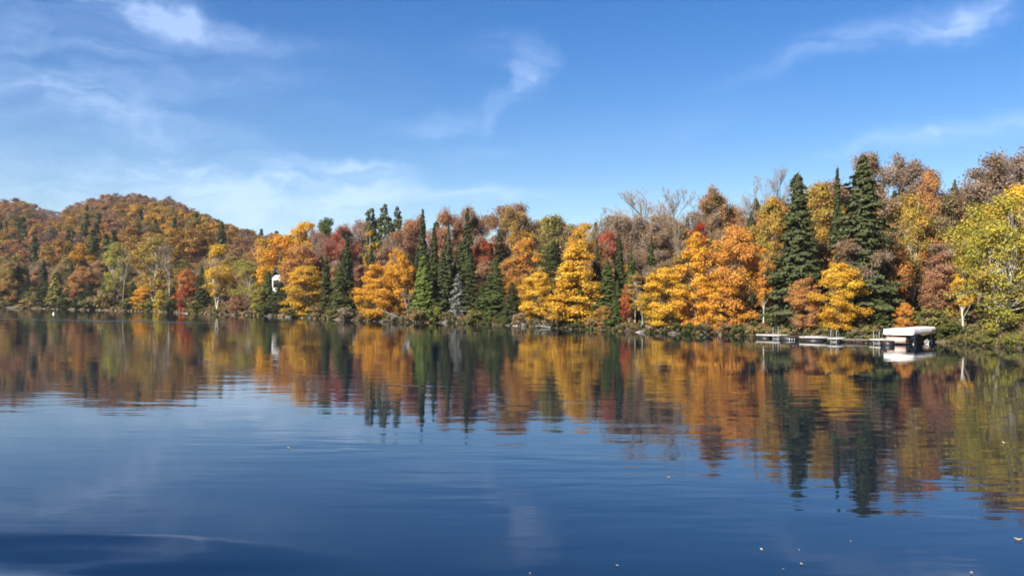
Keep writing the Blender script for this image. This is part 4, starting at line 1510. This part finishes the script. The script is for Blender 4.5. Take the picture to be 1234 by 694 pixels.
for px, py, w, c, lab in LEAVES:
    y = CAM_H * F_PX / (level(px, py) - HORIZON)
    w *= .62
    rng = np.random.default_rng(px)
    nseg = 9
    V = []
    for i in range(nseg):
        u = i / (nseg - 1)
        hw = .34 * w * math.sin(math.pi * min(.04 + u * .94, 1)) ** .8 * (1 + .18 * (i % 2))
        xx = (u - .5) * w * 1.25
        cu = .22 * w * (2 * u - 1) ** 2
        V += [(xx, -hw, .012 + cu + .16 * w), (xx, 0, .006 + cu), (xx, hw, .012 + cu + .14 * w)]
    Fq = [(i * 3 + j, (i + 1) * 3 + j, (i + 1) * 3 + j + 1, i * 3 + j + 1) for i in range(nseg - 1) for j in (0, 1)]
    lf = MB()
    lf.grid(V, Fq)
    o = link('floating_leaf', lf.mesh('floating_leaf', M['leaf'], True, attrs=True))
    o.location = (at_px(px, y), y, 0)
    o.rotation_euler = (0, 0, rng.uniform(0, 6.28))
    o.color = (*[min(1, q * .8 + .28) for q in COLOUR[c]], 1)
    o['tint'] = [min(1, q * .8 + .28) for q in COLOUR[c]]
    tag(o, lab, 'leaf', 'autumn leaves floating on the lake')

# ------------------------------------------------------------------ fallen trunks along the bank
LOGS = [(226, 3.5, .3, 'grey fallen trunk slanting into the water below the red maple'), (486, 5.5, 1.0, 'pale fallen trunk leaning into the water beside the leaning orange maple'),
        (629, 3.6, .7, 'bent grey driftwood branch left of the first yellow maple'), (668, 4.0, .25, 'long grey log lying under the first yellow maple'),
        (779, 3.6, 1.2, 'pale dead stem leaning at the foot of the large yellow maple'), (858, 3.0, .3, 'dark log half in the water below the orange maples'), (907, 2.6, .6, 'grey snapped limb resting on the bank left of the docks')]
for i, (px, L, rise, lab) in enumerate(LOGS):
    x, y, z = world_at(px, .4)
    root = tag(empty('fallen_log', (x, y, .02), rs.uniform(-.5, .5) + (math.pi if i % 2 else 0)), lab, 'log', 'fallen logs along the waterline')
    t = MB()
    n = 6
    t.tube([(L * (u / n - .35), .12 * math.sin(u * 1.7 + i), -.1 + rise * L * .35 * (u / n) ** 1.2) for u in range(n + 1)], [.10 * (1 - .7 * u / n) + .015 for u in range(n + 1)], 7)
    part('trunk', t, 'deadwood', root, True)
    for k in range(5):
        b = MB()
        u = .35 + .13 * k
        p = (L * (u - .35), .12 * math.sin(u * n * 1.7 + i), -.1 + rise * L * .35 * u ** 1.2)
        a = rs.uniform(0, 6.28)
        e = rs.uniform(.4, .95)
        b.tube([p, (p[0] + e * .5 + .1, p[1] + e * .4 * math.cos(a), p[2] + abs(e * .5 * math.sin(a)) + .1), (p[0] + e, p[1] + e * .8 * math.cos(a), p[2] + abs(e * .9 * math.sin(a)) + .15)], [.035, .022, .008], 5)
        part('branch', b, 'deadwood', root)


# ------------------------------------------------------------------ thin autumn haze over lake and hill
def haze():
    m = bpy.data.materials.new('air_haze')
    m.use_nodes = True
    N = NT(m.node_tree)
    v = N.n('ShaderNodeVolumePrincipled')
    v.inputs['Color'].default_value = (.86, .90, .96, 1)
    v.inputs['Density'].default_value = HAZE
    v.inputs['Anisotropy'].default_value = 0.1
    o = N.n('ShaderNodeOutputMaterial')
    N.l(v.outputs[0], o.inputs['Volume'])
    b = MB()
    b.box(-3300, -460, -4.0, 3300, 1950, 150)
    h = link('haze', b.mesh('haze', m))
    tag(h, 'thin pale haze in the air over the lake and hill', None, kind='stuff')


HAZE = 0.00010
haze()
